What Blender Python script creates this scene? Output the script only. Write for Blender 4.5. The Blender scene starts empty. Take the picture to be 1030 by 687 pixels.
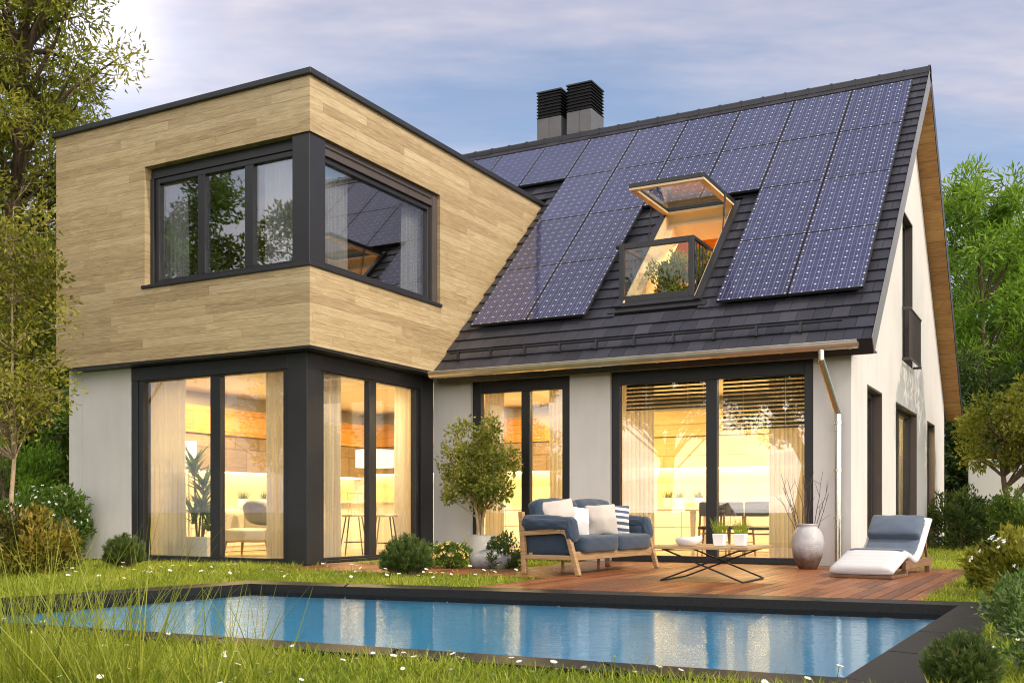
import bpy, math, random
import numpy as np
from mathutils import Vector, Matrix, Euler

R = math.radians
scene = bpy.context.scene
col = scene.collection
random.seed(7)

# ------------------------------------------------------------------ objects
def tag(o, label=None, cat=None, group=None, kind=None):
    if label: o['label'] = label
    if cat: o['category'] = cat
    if group: o['group'] = group
    if kind: o['kind'] = kind
    return o

def empty(name, loc, label, cat, group=None, rz=0.0):
    o = bpy.data.objects.new(name, None)
    col.objects.link(o)
    o.location = loc
    o.rotation_euler = (0, 0, rz)
    o.empty_display_size = 0.2
    return tag(o, label, cat, group)

def link(name, me, mat=None, parent=None, bevel=0, smooth=False, label=None):
    if mat is not None:
        for m in (mat if isinstance(mat, (list, tuple)) else [mat]):
            me.materials.append(m)
    o = bpy.data.objects.new(name, me)
    col.objects.link(o)
    if parent is not None: o.parent = parent
    if smooth:
        me.polygons.foreach_set('use_smooth', [True] * len(me.polygons))
    if bevel:
        b = o.modifiers.new('bevel', 'BEVEL'); b.width = bevel; b.segments = 2
        b.limit_method = 'ANGLE'; b.angle_limit = R(40)
    if label: o['label'] = label
    return o

def copy_tree(o, parent=None):
    c = o.copy(); col.objects.link(c)
    if parent is not None: c.parent = parent
    for ch in list(o.children): copy_tree(ch, c)
    return c

def np_mesh(name, V, F, tint=None, mi=None):
    V = np.asarray(V, dtype=np.float32); F = np.asarray(F, dtype=np.int32)
    m, k = F.shape
    me = bpy.data.meshes.new(name)
    me.vertices.add(len(V)); me.vertices.foreach_set('co', V.ravel())
    me.loops.add(m * k); me.loops.foreach_set('vertex_index', F.ravel())
    me.polygons.add(m); me.polygons.foreach_set('loop_start', np.arange(0, m * k, k, dtype=np.int32))
    if tint is not None:
        a = me.attributes.new('tint', 'FLOAT', 'FACE'); a.data.foreach_set('value', np.asarray(tint, dtype=np.float32))
    me.update(calc_edges=True)
    me.shade_flat()
    me.validate()
    return me

class MB:
    """collects shapes; build() links them as one mesh object"""
    def __init__(self, origin=(0, 0, 0)):
        self.v = []; self.f = []; self.o = Vector(origin); self.mi = []
    def add(self, vs, fs, mi=0):
        n = len(self.v)
        self.v += [tuple(Vector(p) - self.o) for p in vs]
        self.f += [tuple(i + n for i in f) for f in fs]
        self.mi += [mi] * len(fs)
        return self
    def box(self, x0, x1, y0, y1, z0, z1, mi=0):
        x0, x1 = min(x0, x1), max(x0, x1); y0, y1 = min(y0, y1), max(y0, y1); z0, z1 = min(z0, z1), max(z0, z1)
        vs = [(x0,y0,z0),(x1,y0,z0),(x1,y1,z0),(x0,y1,z0),(x0,y0,z1),(x1,y0,z1),(x1,y1,z1),(x0,y1,z1)]
        return self.add(vs, [(0,3,2,1),(4,5,6,7),(0,1,5,4),(1,2,6,5),(2,3,7,6),(3,0,4,7)], mi)
    def hexa(self, p, mi=0):   # 8 points, bottom 4 then top 4, counter-clockwise seen from above
        return self.add(p, [(0,3,2,1),(4,5,6,7),(0,1,5,4),(1,2,6,5),(2,3,7,6),(3,0,4,7)], mi)
    def prism(self, poly, ext, mi=0):   # planar polygon (3D points) extruded by vector ext
        n = len(poly); e = Vector(ext)
        vs = [Vector(p) for p in poly] + [Vector(p) + e for p in poly]
        nrm = Vector((0, 0, 0))
        for i in range(n):
            a = vs[i]; b = vs[(i + 1) % n]
            nrm += a.cross(b)
        fs = [tuple(range(n))[::-1], tuple(range(n, 2 * n))] + [(i, (i+1) % n, n + (i+1) % n, n + i) for i in range(n)]
        if nrm.dot(e) < 0: fs = [f[::-1] for f in fs]
        return self.add(vs, fs, mi)
    def bar(self, a, b, w, h, up=(0, 0, 1), mi=0):   # rectangular bar from a to b
        a = Vector(a); b = Vector(b); d = (b - a).normalized()
        u = Vector(up)
        s = d.cross(u)
        if s.length < 1e-4: s = d.cross(Vector((0, 1, 0)))
        s.normalize(); u = s.cross(d)
        s = s * w / 2; u = u * h / 2
        return self.hexa([a-s-u, a+s-u, b+s-u, b-s-u, a-s+u, a+s+u, b+s+u, b-s+u], mi)
    def tube(self, pts, rad, n=8, cap=True, mi=0):
        pts = [Vector(p) for p in pts]
        rad = [rad] * len(pts) if not isinstance(rad, (list, tuple)) else rad
        vs = []; fs = []; prev = None
        for i, p in enumerate(pts):
            d = (pts[min(i + 1, len(pts) - 1)] - pts[max(i - 1, 0)]).normalized()
            if prev is None:
                s = d.cross(Vector((0.31, 0.2, 1)))
                if s.length < 1e-3: s = d.cross(Vector((0, 1, 0)))
            else:
                s = prev - d * prev.dot(d)
            s.normalize(); prev = s; t = d.cross(s)
            for k in range(n):
                a = 2 * math.pi * k / n
                vs.append(p + (s * math.cos(a) + t * math.sin(a)) * rad[i])
        for i in range(len(pts) - 1):
            for k in range(n):
                fs.append((i*n+k, i*n+(k+1) % n, (i+1)*n+(k+1) % n, (i+1)*n+k))
        if cap:
            fs.append(tuple(range(n))[::-1]); fs.append(tuple((len(pts)-1)*n + k for k in range(n)))
        return self.add(vs, fs, mi)
    def lathe(self, prof, c=(0, 0, 0), n=32, mi=0, jit=0.0, sq=None):
        vs = []; fs = []
        for r, z in prof:
            for k in range(n):
                a = 2 * math.pi * k / n
                q = 1.0
                vs.append((c[0] + r * q * math.cos(a), c[1] + r * q * math.sin(a), c[2] + z))
        for i in range(len(prof) - 1):
            for k in range(n):
                fs.append((i*n+k, i*n+(k+1) % n, (i+1)*n+(k+1) % n, (i+1)*n+k))
        fs.append(tuple(range(n))[::-1]); fs.append(tuple((len(prof)-1)*n + k for k in range(n)))
        return self.add(vs, fs, mi)
    def cushion(self, c, s, r=0.3, puff=0.12, M=None, n=8, seed=0, wr=0.0, mi=0, pax=(0, 1, 2)):
        """rounded, slightly swollen block: centre c, full size s; M = 3x3 rotation"""
        g = np.linspace(-1, 1, n + 1)
        vs = {}; V = []; fs = []
        rng = np.random.default_rng(seed)
        ph = rng.uniform(0, 6.28, 6)
        def key(p): return tuple(np.round(p, 5))
        def idx(p):
            k = key(p)
            if k in vs: return vs[k]
            q = np.array(p, float)
            h = np.array(s, float) / 2
            rr = r * min(h)
            inner = h - rr
            cl = np.clip(q * h, -inner, inner)
            d = q * h - cl
            L = np.linalg.norm(d)
            out = cl + (d / L * rr if L > 1e-9 else 0)
            # swell
            for ax in pax:
                o = [a for a in range(3) if a != ax]
                f = (1 - q[o[0]]**2) * (1 - q[o[1]]**2)
                out[ax] += np.sign(q[ax]) * abs(q[ax])**3 * puff * min(h) * f
            if wr:
                out += wr * np.array([math.sin(9*q[1]+ph[0])*math.cos(5*q[2]+ph[1]), math.sin(8*q[0]+ph[2])*math.cos(6*q[2]+ph[3]), math.sin(7*q[0]+ph[4])*math.sin(6*q[1]+ph[5])])
            w = Vector(out)
            if M is not None: w = M @ w
            V.append(w + Vector(c)); vs[k] = len(V) - 1
            return vs[k]
        for ax in range(3):
            for sg in (-1, 1):
                for i in range(n):
                    for j in range(n):
                        ids = []
                        for (a, b) in ((i, j), (i+1, j), (i+1, j+1), (i, j+1)):
                            p = [0, 0, 0]; p[ax] = sg; p[(ax+1) % 3] = g[a]; p[(ax+2) % 3] = g[b]
                            ids.append(idx(p))
                        fs.append(tuple(ids if sg > 0 else ids[::-1]))
        return self.add(V, fs, mi)
    def build(self, name, mat, parent=None, bevel=0, smooth=False, label=None):
        me = bpy.data.meshes.new(name)
        me.from_pydata(self.v, [], self.f)
        if any(self.mi): me.polygons.foreach_set('material_index', self.mi)
        me.update()
        return link(name, me, mat, parent, bevel, smooth, label)

# ------------------------------------------------------------------ materials
class T:
    """tiny node-tree writer"""
    def __init__(self, name):
        self.m = bpy.data.materials.new(name); self.m.use_nodes = True
        self.t = self.m.node_tree; self.t.nodes.clear()
        self.out = self.t.nodes.new('ShaderNodeOutputMaterial')
    def n(self, typ, ins=None, **props):
        nd = self.t.nodes.new('ShaderNode' + typ)
        for k, v in props.items(): setattr(nd, k, v)
        for k, v in (ins or {}).items():
            s = nd.inputs[k]
            if isinstance(v, bpy.types.NodeSocket): self.t.links.new(v, s)
            else: s.default_value = v
        return nd
    def m_(self, op, a, b=None, c=None):
        ins = {0: a}
        if b is not None: ins[1] = b
        if c is not None: ins[2] = c
        return self.n('Math', ins, operation=op).outputs[0]
    def obj(self):
        return self.n('TexCoord').outputs['Object']
    def sep(self, v):
        s = self.n('SeparateXYZ', {0: v}); return s.outputs[0], s.outputs[1], s.outputs[2]
    def comb(self, x, y, z):
        return self.n('CombineXYZ', {0: x, 1: y, 2: z}).outputs[0]
    def noise(self, vec, scale=5.0, detail=4.0, rough=0.55, dist=0.0):
        return self.n('TexNoise', {'Vector': vec, 'Scale': scale, 'Detail': detail, 'Roughness': rough, 'Distortion': dist}).outputs['Fac']
    def white(self, vec):
        return self.n('TexWhiteNoise', {'Vector': vec}, noise_dimensions='3D').outputs['Value']
    def ramp(self, fac, stops, interp='LINEAR'):
        nd = self.n('ValToRGB', {0: fac}); cr = nd.color_ramp; cr.interpolation = interp
        while len(cr.elements) < len(stops): cr.elements.new(0.5)
        for e, (p, c) in zip(cr.elements, stops):
            e.position = p; e.color = (c[0], c[1], c[2], 1) if not isinstance(c, (int, float)) else (c, c, c, 1)
        return nd.outputs[0]
    def mix(self, fac, a, b, blend='MIX'):
        nd = self.n('Mix', {}, data_type='RGBA', blend_type=blend)
        for i, v in ((0, fac), (6, a), (7, b)):
            s = nd.inputs[i]
            if isinstance(v, bpy.types.NodeSocket): self.t.links.new(v, s)
            else: s.default_value = v if i == 0 else (v[0], v[1], v[2], 1)
        return nd.outputs[2]
    def bump(self, h, strength=0.3, dist=0.01, normal=None):
        ins = {'Height': h, 'Strength': strength, 'Distance': dist}
        if normal is not None: ins['Normal'] = normal
        return self.n('Bump', ins).outputs[0]
    def pbr(self, color, rough=0.6, metal=0.0, normal=None, **kw):
        c = color if isinstance(color, bpy.types.NodeSocket) else (color[0], color[1], color[2], 1)
        ins = {'Base Color': c, 'Roughness': rough, 'Metallic': metal}
        if normal is not None: ins['Normal'] = normal
        for k, v in kw.items(): ins[k.replace('_', ' ')] = v
        return self.n('BsdfPrincipled', ins).outputs[0]
    def done(self, sh):
        self.t.links.new(sh, self.out.inputs[0]); return self.m

def plain(name, c, rough=0.6, metal=0.0, var=0.12, scale=6.0, bump=0.0, bscale=60.0, **kw):
    t = T(name); v = t.obj()
    f = t.noise(v, scale, 5.0, 0.6)
    cc = t.ramp(f, [(0.25, [x * (1 - var) for x in c]), (0.75, [min(1, x * (1 + var)) for x in c])])
    nm = t.bump(t.noise(v, bscale, 3.0), bump, 0.004) if bump else None
    rg = t.m_('ADD', t.m_('MULTIPLY', t.noise(v, scale * 2.7, 3.0), 0.16), rough - 0.08)
    return t.done(t.pbr(cc, rg, metal, nm, **kw))

def cladding(name, dark, mid, light, bh=0.128, blen=1.9, alongx=True, rough=0.55):
    """long boards; along = x + y so the same boards run round the corner; rows by z"""
    t = T(name); x, y, z = t.sep(t.obj())
    along = t.m_('ADD', x, y)
    row = t.m_('FLOOR', t.m_('DIVIDE', z, bh))
    off = t.m_('MULTIPLY', t.white(t.comb(row, 3.3, 1.7)), 7.0)
    a2 = t.m_('ADD', along, off)
    colm = t.m_('FLOOR', t.m_('DIVIDE', a2, blen))
    bid = t.white(t.comb(row, colm, 0.5))
    bid2 = t.white(t.comb(colm, row, 9.5))
    gv = t.comb(t.m_('MULTIPLY', along, 1.3), t.m_('MULTIPLY', bid, 40.0), t.m_('MULTIPLY', z, 22.0))
    g1 = t.noise(gv, 1.6, 6.0, 0.62, 1.6)
    g2 = t.noise(t.comb(t.m_('MULTIPLY', along, 6.0), t.m_('MULTIPLY', bid, 11.0), t.m_('MULTIPLY', z, 120.0)), 1.0, 3.0, 0.6)
    fac = t.m_('ADD', t.m_('MULTIPLY', g1, 0.75), t.m_('MULTIPLY', g2, 0.22))
    fac = t.m_('ADD', fac, t.m_('MULTIPLY', t.m_('SUBTRACT', bid, 0.5), 0.17))
    c = t.ramp(fac, [(0.30, dark), (0.48, mid), (0.68, light)])
    c = t.mix(t.m_('MULTIPLY', bid2, 0.12), c, [q * 0.72 for q in dark])
    fz = t.m_('FRACT', t.m_('DIVIDE', z, bh))
    fa = t.m_('FRACT', t.m_('DIVIDE', a2, blen))
    ez = t.m_('MINIMUM', fz, t.m_('SUBTRACT', 1.0, fz))
    ea = t.m_('MULTIPLY', t.m_('MINIMUM', fa, t.m_('SUBTRACT', 1.0, fa)), blen / bh)
    e = t.m_('MINIMUM', ez, ea)
    gap = t.n('MapRange', {0: e, 1: 0.0, 2: 0.035, 3: 0.0, 4: 1.0}).outputs[0]
    c = t.mix(t.m_('MULTIPLY', t.m_('SUBTRACT', 1.0, gap), 0.55), c, [q * 0.35 for q in dark])
    h = t.m_('ADD', t.m_('MULTIPLY', gap, 1.0), t.m_('MULTIPLY', g2, 0.25))
    nm = t.bump(h, 0.5, 0.004)
    return t.done(t.pbr(c, rough, 0.0, nm))

def decking(name):
    t = T(name); x, y, z = t.sep(t.obj())
    bid = t.white(t.comb(t.m_('FLOOR', t.m_('DIVIDE', t.m_('ADD', x, 5.026), 0.12)), 1.5, 2.5))
    seg = t.m_('FLOOR', t.m_('DIVIDE', t.m_('ADD', y, t.m_('MULTIPLY', bid, 5.0)), 2.4))
    bid2 = t.white(t.comb(t.m_('FLOOR', t.m_('DIVIDE', t.m_('ADD', x, 5.026), 0.12)), seg, 7.0))
    g = t.noise(t.comb(t.m_('MULTIPLY', x, 30.0), t.m_('MULTIPLY', y, 1.6), t.m_('MULTIPLY', bid2, 30.0)), 1.5, 6.0, 0.6, 1.2)
    w = t.noise(t.comb(x, y, 0.0), 0.9, 4.0, 0.6)
    f = t.m_('ADD', t.m_('MULTIPLY', g, 0.7), t.m_('MULTIPLY', t.m_('SUBTRACT', bid2, 0.3), 0.5))
    c = t.ramp(f, [(0.15, (0.095, 0.026, 0.005)), (0.5, (0.235, 0.073, 0.015)), (0.85, (0.37, 0.142, 0.040))])
    c = t.mix(t.m_('MULTIPLY', w, 0.22), c, (0.13, 0.06, 0.03))
    grooves = t.m_('ABSOLUTE', t.m_('SINE', t.m_('MULTIPLY', x, math.pi / 0.014)))
    nm = t.bump(t.m_('ADD', t.m_('MULTIPLY', g, 0.4), t.m_('MULTIPLY', grooves, 0.3)), 0.45, 0.004)
    return t.done(t.pbr(c, t.m_('ADD', 0.32, t.m_('MULTIPLY', w, 0.25)), 0.0, nm))

def plaster(name, c):
    t = T(name); v = t.obj(); x, y, z = t.sep(v)
    big = t.noise(v, 0.8, 5.0, 0.6)
    stain = t.noise(t.comb(t.m_('MULTIPLY', t.m_('ADD', x, y), 3.0), 0.0, t.m_('MULTIPLY', z, 0.35)), 1.5, 5.0, 0.6)
    f = t.m_('ADD', t.m_('MULTIPLY', big, 0.55), t.m_('MULTIPLY', stain, 0.45))
    cc = t.ramp(f, [(0.3, [q * 0.86 for q in c]), (0.55, c), (0.8, [min(1, q * 1.04) for q in c])])
    low = t.n('MapRange', {0: t.m_('ADD', z, t.m_('MULTIPLY', t.noise(v, 3.0, 4.0), 0.3)), 1: 0.12, 2: 0.5, 3: 0.28, 4: 0.0}).outputs[0]
    cc = t.mix(low, cc, (0.36, 0.33, 0.27))
    nm = t.bump(t.noise(v, 130.0, 3.0, 0.7), 0.25, 0.003)
    return t.done(t.pbr(cc, 0.85, 0.0, nm))

def tinted(name, stops, rough=0.55, bscale=40.0, bump=0.15, attr='tint', **kw):
    t = T(name); v = t.obj()
    a = t.n('Attribute', attribute_name=attr).outputs['Fac']
    f = t.m_('ADD', a, t.m_('MULTIPLY', t.m_('SUBTRACT', t.noise(v, 3.0, 5.0), 0.5), 0.5))
    c = t.ramp(f, stops)
    nm = t.bump(t.noise(v, bscale, 4.0), bump, 0.004)
    return t.done(t.pbr(c, t.m_('ADD', rough - 0.1, t.m_('MULTIPLY', t.noise(v, 2.0, 4.0), 0.2)), 0.0, nm, **kw))

def foliage(name, dark, mid, light, trans=0.35, rough=0.5):
    t = T(name)
    a = t.n('Attribute', attribute_name='tint').outputs['Fac']
    c = t.ramp(a, [(0.0, dark), (0.5, mid), (1.0, light)])
    d = t.pbr(c, rough, 0.0, None, Specular_IOR_Level=0.35)
    tr = t.n('BsdfTranslucent', {'Color': t.mix(0.35, c, (0.30, 0.34, 0.03))}).outputs[0]
    return t.done(t.n('MixShader', {0: trans, 1: d, 2: tr}).outputs[0])

def glass(name, f0, tint=(0.96, 0.98, 0.97), power=5.0, wob=0.0):
    t = T(name)
    lw = t.n('LayerWeight', {'Blend': 0.5}).outputs['Facing']
    p = t.m_('POWER', lw, power)
    f = t.m_('ADD', f0, t.m_('MULTIPLY', p, 1 - f0))
    gl_in = {'Color': (1, 1, 1, 1), 'Roughness': 0.0}
    if wob: gl_in['Normal'] = t.bump(t.noise(t.obj(), 1.2, 1.0), 0.15, wob)
    g = t.n('BsdfGlossy', gl_in).outputs[0]
    tr = t.n('BsdfTransparent', {'Color': (*tint, 1)}).outputs[0]
    return t.done(t.n('MixShader', {0: f, 1: tr, 2: g}).outputs[0])

def emission(name, c, s):
    t = T(name)
    return t.done(t.n('Emission', {'Color': (*c, 1), 'Strength': s}).outputs[0])

def fabric(name, c, scale=220.0, var=0.12, bump=0.3, sheen=0.2, rough=0.9):
    t = T(name); v = t.obj(); x, y, z = t.sep(v)
    s1 = t.m_('SINE', t.m_('MULTIPLY', t.m_('ADD', x, t.m_('MULTIPLY', y, 0.6)), scale * 2))
    s2 = t.m_('SINE', t.m_('MULTIPLY', t.m_('ADD', z, t.m_('MULTIPLY', y, 0.5)), scale * 2))
    wv = t.m_('MULTIPLY', s1, s2)
    nz = t.noise(v, 7.0, 6.0, 0.7)
    cc = t.ramp(nz, [(0.25, [q * (1 - var) for q in c]), (0.75, [min(1, q * (1 + var)) for q in c])])
    h = t.m_('ADD', t.m_('MULTIPLY', wv, 0.12), t.m_('MULTIPLY', t.noise(v, 9.0, 4.0), 1.0))
    nm = t.bump(h, bump, 0.012)
    return t.done(t.pbr(cc, rough, 0.0, nm, Sheen_Weight=sheen))

M = {}
M['clad'] = cladding('larch_cladding', (0.27, 0.180, 0.085), (0.42, 0.312, 0.162), (0.57, 0.450, 0.265))
M['soffit'] = cladding('soffit_boards', (0.20, 0.085, 0.022), (0.36, 0.175, 0.05), (0.48, 0.27, 0.09), bh=0.24, blen=8.0)
M['deck'] = decking('hardwood_decking')
M['plaster'] = plaster('white_render', (0.64, 0.61, 0.57))
M['metal'] = plain('anthracite_metal', (0.019, 0.019, 0.021), 0.40, 0.0, 0.15, 3.0)
M['metal_brown'] = plain('bronze_metal', (0.075, 0.058, 0.05), 0.4, 0.0, 0.12, 3.0)
M['black'] = plain('black_paint', (0.012, 0.012, 0.013), 0.45)
M['grey_panel'] = plain('grey_sheet', (0.115, 0.112, 0.112), 0.45, 0.2, 0.12, 5.0)
M['steel'] = plain('brushed_steel', (0.62, 0.60, 0.54), 0.24, 1.0, 0.08, 8.0)
M['brass'] = plain('bronze_gutter', (0.70, 0.64, 0.54), 0.34, 0.9, 0.12, 5.0)
M['trim'] = plain('light_verge_trim', (0.30, 0.28, 0.26), 0.4, 0.6, 0.1, 5.0)
M['tiles'] = tinted('slate_roof_tiles', [(0.0, (0.014, 0.014, 0.019)), (0.5, (0.025, 0.025, 0.033)), (1.0, (0.044, 0.043, 0.053))], 0.46, 70.0, 0.2)
M['granite'] = plain('polished_dark_granite', (0.018, 0.017, 0.016), 0.42, 0.0, 0.5, 90.0, Specular_IOR_Level=0.12)
M['glass_up'] = glass('coated_window_glass', 0.22, (0.84, 0.87, 0.88))
M['glass_low'] = glass('clear_window_glass', 0.10, (0.95, 0.96, 0.95))
M['glass_side'] = glass('antireflective_glass', 0.02, (0.95, 0.96, 0.95), 7.0)
M['glass_thin'] = glass('clear_thin_glass', 0.025, (0.9, 0.93, 0.92))
M['white_paint'] = plain('white_lacquer', (0.78, 0.75, 0.69), 0.4, 0.0, 0.04)
M['ceil'] = plain('ceiling_paint', (0.80, 0.74, 0.62), 0.8, 0.0, 0.03)
M['orange_wood'] = cladding('orange_wood_panel', (0.36, 0.15, 0.025), (0.54, 0.26, 0.055), (0.62, 0.34, 0.09), bh=0.3, blen=2.4)
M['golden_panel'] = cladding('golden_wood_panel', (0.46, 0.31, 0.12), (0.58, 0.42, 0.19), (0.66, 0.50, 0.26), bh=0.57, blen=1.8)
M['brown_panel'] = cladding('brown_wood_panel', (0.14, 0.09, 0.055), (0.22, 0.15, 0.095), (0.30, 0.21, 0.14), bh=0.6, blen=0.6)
M['splash'] = plain('travertine_splashback', (0.72, 0.58, 0.32), 0.35, 0.0, 0.22, 2.6)
M['floor'] = plain('oak_floor', (0.42, 0.28, 0.15), 0.35, 0.0, 0.2, 2.0)
M['jamb'] = plain('pine_jamb', (0.66, 0.50, 0.30), 0.55, 0.0, 0.1, 3.0)
M['led'] = emission('led_strip', (1.0, 0.82, 0.45), 9.0)
M['lamp_glow'] = emission('lamp_shade_glow', (1.0, 0.86, 0.62), 1.3)
M['oak'] = cladding('oak_frame', (0.26, 0.15, 0.065), (0.42, 0.265, 0.125), (0.52, 0.35, 0.18), bh=0.5, blen=3.0)
M['teak'] = cladding('dark_teak', (0.10, 0.048, 0.022), (0.19, 0.098, 0.048), (0.27, 0.15, 0.08), bh=0.4, blen=2.0)
M['blue'] = fabric('blue_upholstery', (0.019, 0.036, 0.062), 240, 0.25)
M['slate_blue'] = fabric('slate_blue_canvas', (0.080, 0.108, 0.150), 240, 0.14)
M['beige'] = fabric('beige_linen', (0.46, 0.41, 0.355), 240, 0.08)
M['white_fab'] = fabric('white_canvas', (0.56, 0.555, 0.55), 240, 0.03, 0.2)
M['grey_fab'] = fabric('grey_cushion', (0.27, 0.23, 0.20), 240, 0.1)
M['cream_fab'] = fabric('cream_upholstery', (0.66, 0.58, 0.46), 240, 0.06)
M['ceramic'] = plain('white_ceramic', (0.80, 0.79, 0.77), 0.22, 0.0, 0.03)
M['concrete'] = plain('pale_concrete', (0.46, 0.43, 0.39), 0.8, 0.0, 0.14, 7.0, 0.3)
M['slat'] = plain('dark_blind_slat', (0.075, 0.062, 0.05), 0.5, 0.0, 0.1)
M['stone'] = plain('grey_boulder', (0.27, 0.26, 0.25), 0.85, 0.0, 0.4, 7.0, 0.6, 25.0)
M['soil'] = plain('dark_soil', (0.045, 0.03, 0.02), 0.95, 0.0, 0.4, 12.0, 0.8, 30.0)
M['bark'] = plain('grey_brown_bark', (0.13, 0.085, 0.055), 0.9, 0.0, 0.45, 9.0, 0.8, 35.0)
M['bark_pale'] = plain('pale_bark', (0.34, 0.25, 0.15), 0.85, 0.0, 0.35, 9.0, 0.6, 35.0)
M['twig'] = plain('dry_twig', (0.075, 0.05, 0.035), 0.85, 0.0, 0.3, 20.0)
M['garden_wall'] = plaster('garden_wall_render', (0.72, 0.69, 0.64))

# striped cushion: woven stripes across local z
t = T('striped_linen'); x, y, z = t.sep(t.obj())
s = t.m_('SINE', t.m_('MULTIPLY', z, 2 * math.pi / 0.075))
c = t.mix(t.n('MapRange', {0: s, 1: -0.08, 2: 0.08, 3: 0.0, 4: 1.0}).outputs[0], (0.62, 0.58, 0.53), (0.055, 0.075, 0.12))
M['striped'] = t.done(t.pbr(c, 0.9, 0.0, t.bump(t.noise(t.obj(), 10.0, 4.0), 0.3, 0.01), Sheen_Weight=0.2))

# sheer curtains
def sheer(name, c, tr):
    t = T(name); x, y, z = t.sep(t.obj())
    d = t.n('BsdfDiffuse', {'Color': (*c, 1)}).outputs[0]
    tl = t.n('BsdfTranslucent', {'Color': (*c, 1)}).outputs[0]
    a = t.n('MixShader', {0: 0.5, 1: d, 2: tl}).outputs[0]
    tp = t.n('BsdfTransparent', {'Color': (1, 0.98, 0.95, 1)}).outputs[0]
    return t.done(t.n('MixShader', {0: tr, 1: a, 2: tp}).outputs[0])
M['sheer'] = sheer('sheer_curtain', (0.83, 0.77, 0.66), 0.16)
M['drape'] = sheer('white_drape', (0.84, 0.81, 0.78), 0.10)

# solar cells: 6 x 10 chamfered cells, thin bus bars; local x across, y up the slope
t = T('solar_cells'); x, y, z = t.sep(t.obj())
P = 0.157
u = t.m_('DIVIDE', t.m_('ADD', x, P * 30), P); v = t.m_('DIVIDE', t.m_('ADD', y, P * 30), P)
fu = t.m_('FRACT', u); fv = t.m_('FRACT', v)
du = t.m_('MINIMUM', fu, t.m_('SUBTRACT', 1.0, fu)); dv = t.m_('MINIMUM', fv, t.m_('SUBTRACT', 1.0, fv))
dia = t.m_('LESS_THAN', t.m_('ADD', du, dv), 0.105)
gap = t.m_('LESS_THAN', t.m_('MINIMUM', du, dv), 0.016)
b1 = t.m_('ABSOLUTE', t.m_('SUBTRACT', t.m_('ABSOLUTE', t.m_('SUBTRACT', fu, 0.5)), 0.22))
bus = t.m_('LESS_THAN', b1, 0.018)
cid = t.white(t.comb(t.m_('FLOOR', u), t.m_('FLOOR', v), t.n('ObjectInfo').outputs['Random']))
pid = t.n('ObjectInfo').outputs['Random']
cell = t.ramp(t.m_('ADD', t.m_('MULTIPLY', cid, 0.5), t.m_('MULTIPLY', pid, 0.5)), [(0.0, (0.014, 0.018, 0.056)), (0.5, (0.021, 0.026, 0.080)), (1.0, (0.032, 0.036, 0.102))])
c = t.mix(t.m_('MULTIPLY', gap, 0.30), cell, (0.35, 0.36, 0.46))
c = t.mix(t.m_('MULTIPLY', bus, 0.42), c, (0.40, 0.41, 0.50))
c = t.mix(dia, c, (0.62, 0.63, 0.70))
M['cells'] = t.done(t.pbr(c, 0.35, 0.0, None, Specular_IOR_Level=0.1, Coat_Weight=0.9, Coat_Roughness=0.03, Coat_IOR=1.5))
M['pv_frame'] = plain('pv_frame_metal', (0.05, 0.05, 0.055), 0.4, 0.6)

# glazed vase, brown toward an unglazed foot
t = T('weathered_vase_glaze'); vv = t.obj(); x, y, z = t.sep(vv)
zz = t.m_('ADD', z, t.m_('MULTIPLY', t.m_('SUBTRACT', t.noise(vv, 9.0, 5.0), 0.5), 0.16))
f = t.n('MapRange', {0: zz, 1: 0.12, 2: 0.26, 3: 0.0, 4: 1.0}).outputs[0]
gl = t.ramp(t.noise(vv, 6.0, 6.0, 0.7), [(0.3, (0.30, 0.29, 0.30)), (0.6, (0.47, 0.45, 0.45))])
br = t.ramp(t.noise(vv, 14.0, 6.0, 0.7), [(0.3, (0.05, 0.028, 0.018)), (0.7, (0.20, 0.12, 0.085))])
rings = t.m_('SINE', t.m_('MULTIPLY', z, 260.0))
M['vase'] = t.done(t.pbr(t.mix(f, br, gl), 0.5, 0.0, t.bump(rings, 0.12, 0.004)))

# pool water, basin
t = T('pool_water'); vv = t.obj(); x, y, z = t.sep(vv)
w1 = t.noise(t.comb(t.m_('MULTIPLY', x, 1.0), t.m_('MULTIPLY', y, 1.0), 0.0), 2.2, 3.0, 0.5, 0.3)
w2 = t.noise(t.comb(t.m_('ADD', x, t.m_('MULTIPLY', y, 0.54)), t.m_('MULTIPLY', t.m_('SUBTRACT', y, t.m_('MULTIPLY', x, 0.54)), 5.5), 0.3), 6.0, 3.0, 0.55)
hgt = t.m_('ADD', t.m_('MULTIPLY', w1, 1.0), t.m_('MULTIPLY', w2, 0.55))
nm = t.bump(hgt, 0.16, 0.02)
fr = t.n('Fresnel', {'IOR': 1.33, 'Normal': nm}).outputs[0]
g = t.n('BsdfGlossy', {'Color': (0.86, 0.94, 1.0, 1), 'Roughness': 0.02, 'Normal': nm}).outputs[0]
tp = t.n('BsdfTransparent', {'Color': (0.74, 0.93, 1.0, 1)}).outputs[0]
M['water'] = t.done(t.n('MixShader', {0: t.m_('MULTIPLY', fr, 0.88), 1: tp, 2: g}).outputs[0])
M['basin'] = plain('blue_pool_liner', (0.34, 0.74, 0.94), 0.5, 0.0, 0.1, 2.0)

# lawn soil under the blades
t = T('lawn_ground'); vv = t.obj()
f = t.noise(vv, 0.7, 6.0, 0.65); f2 = t.noise(vv, 26.0, 5.0, 0.7)
c = t.ramp(t.m_('ADD', t.m_('MULTIPLY', f, 0.5), t.m_('MULTIPLY', f2, 0.5)), [(0.3, (0.035, 0.055, 0.012)), (0.5, (0.075, 0.11, 0.02)), (0.72, (0.13, 0.16, 0.035))])
M['ground'] = t.done(t.pbr(c, 0.95, 0.0, t.bump(f2, 0.8, 0.03)))

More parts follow.
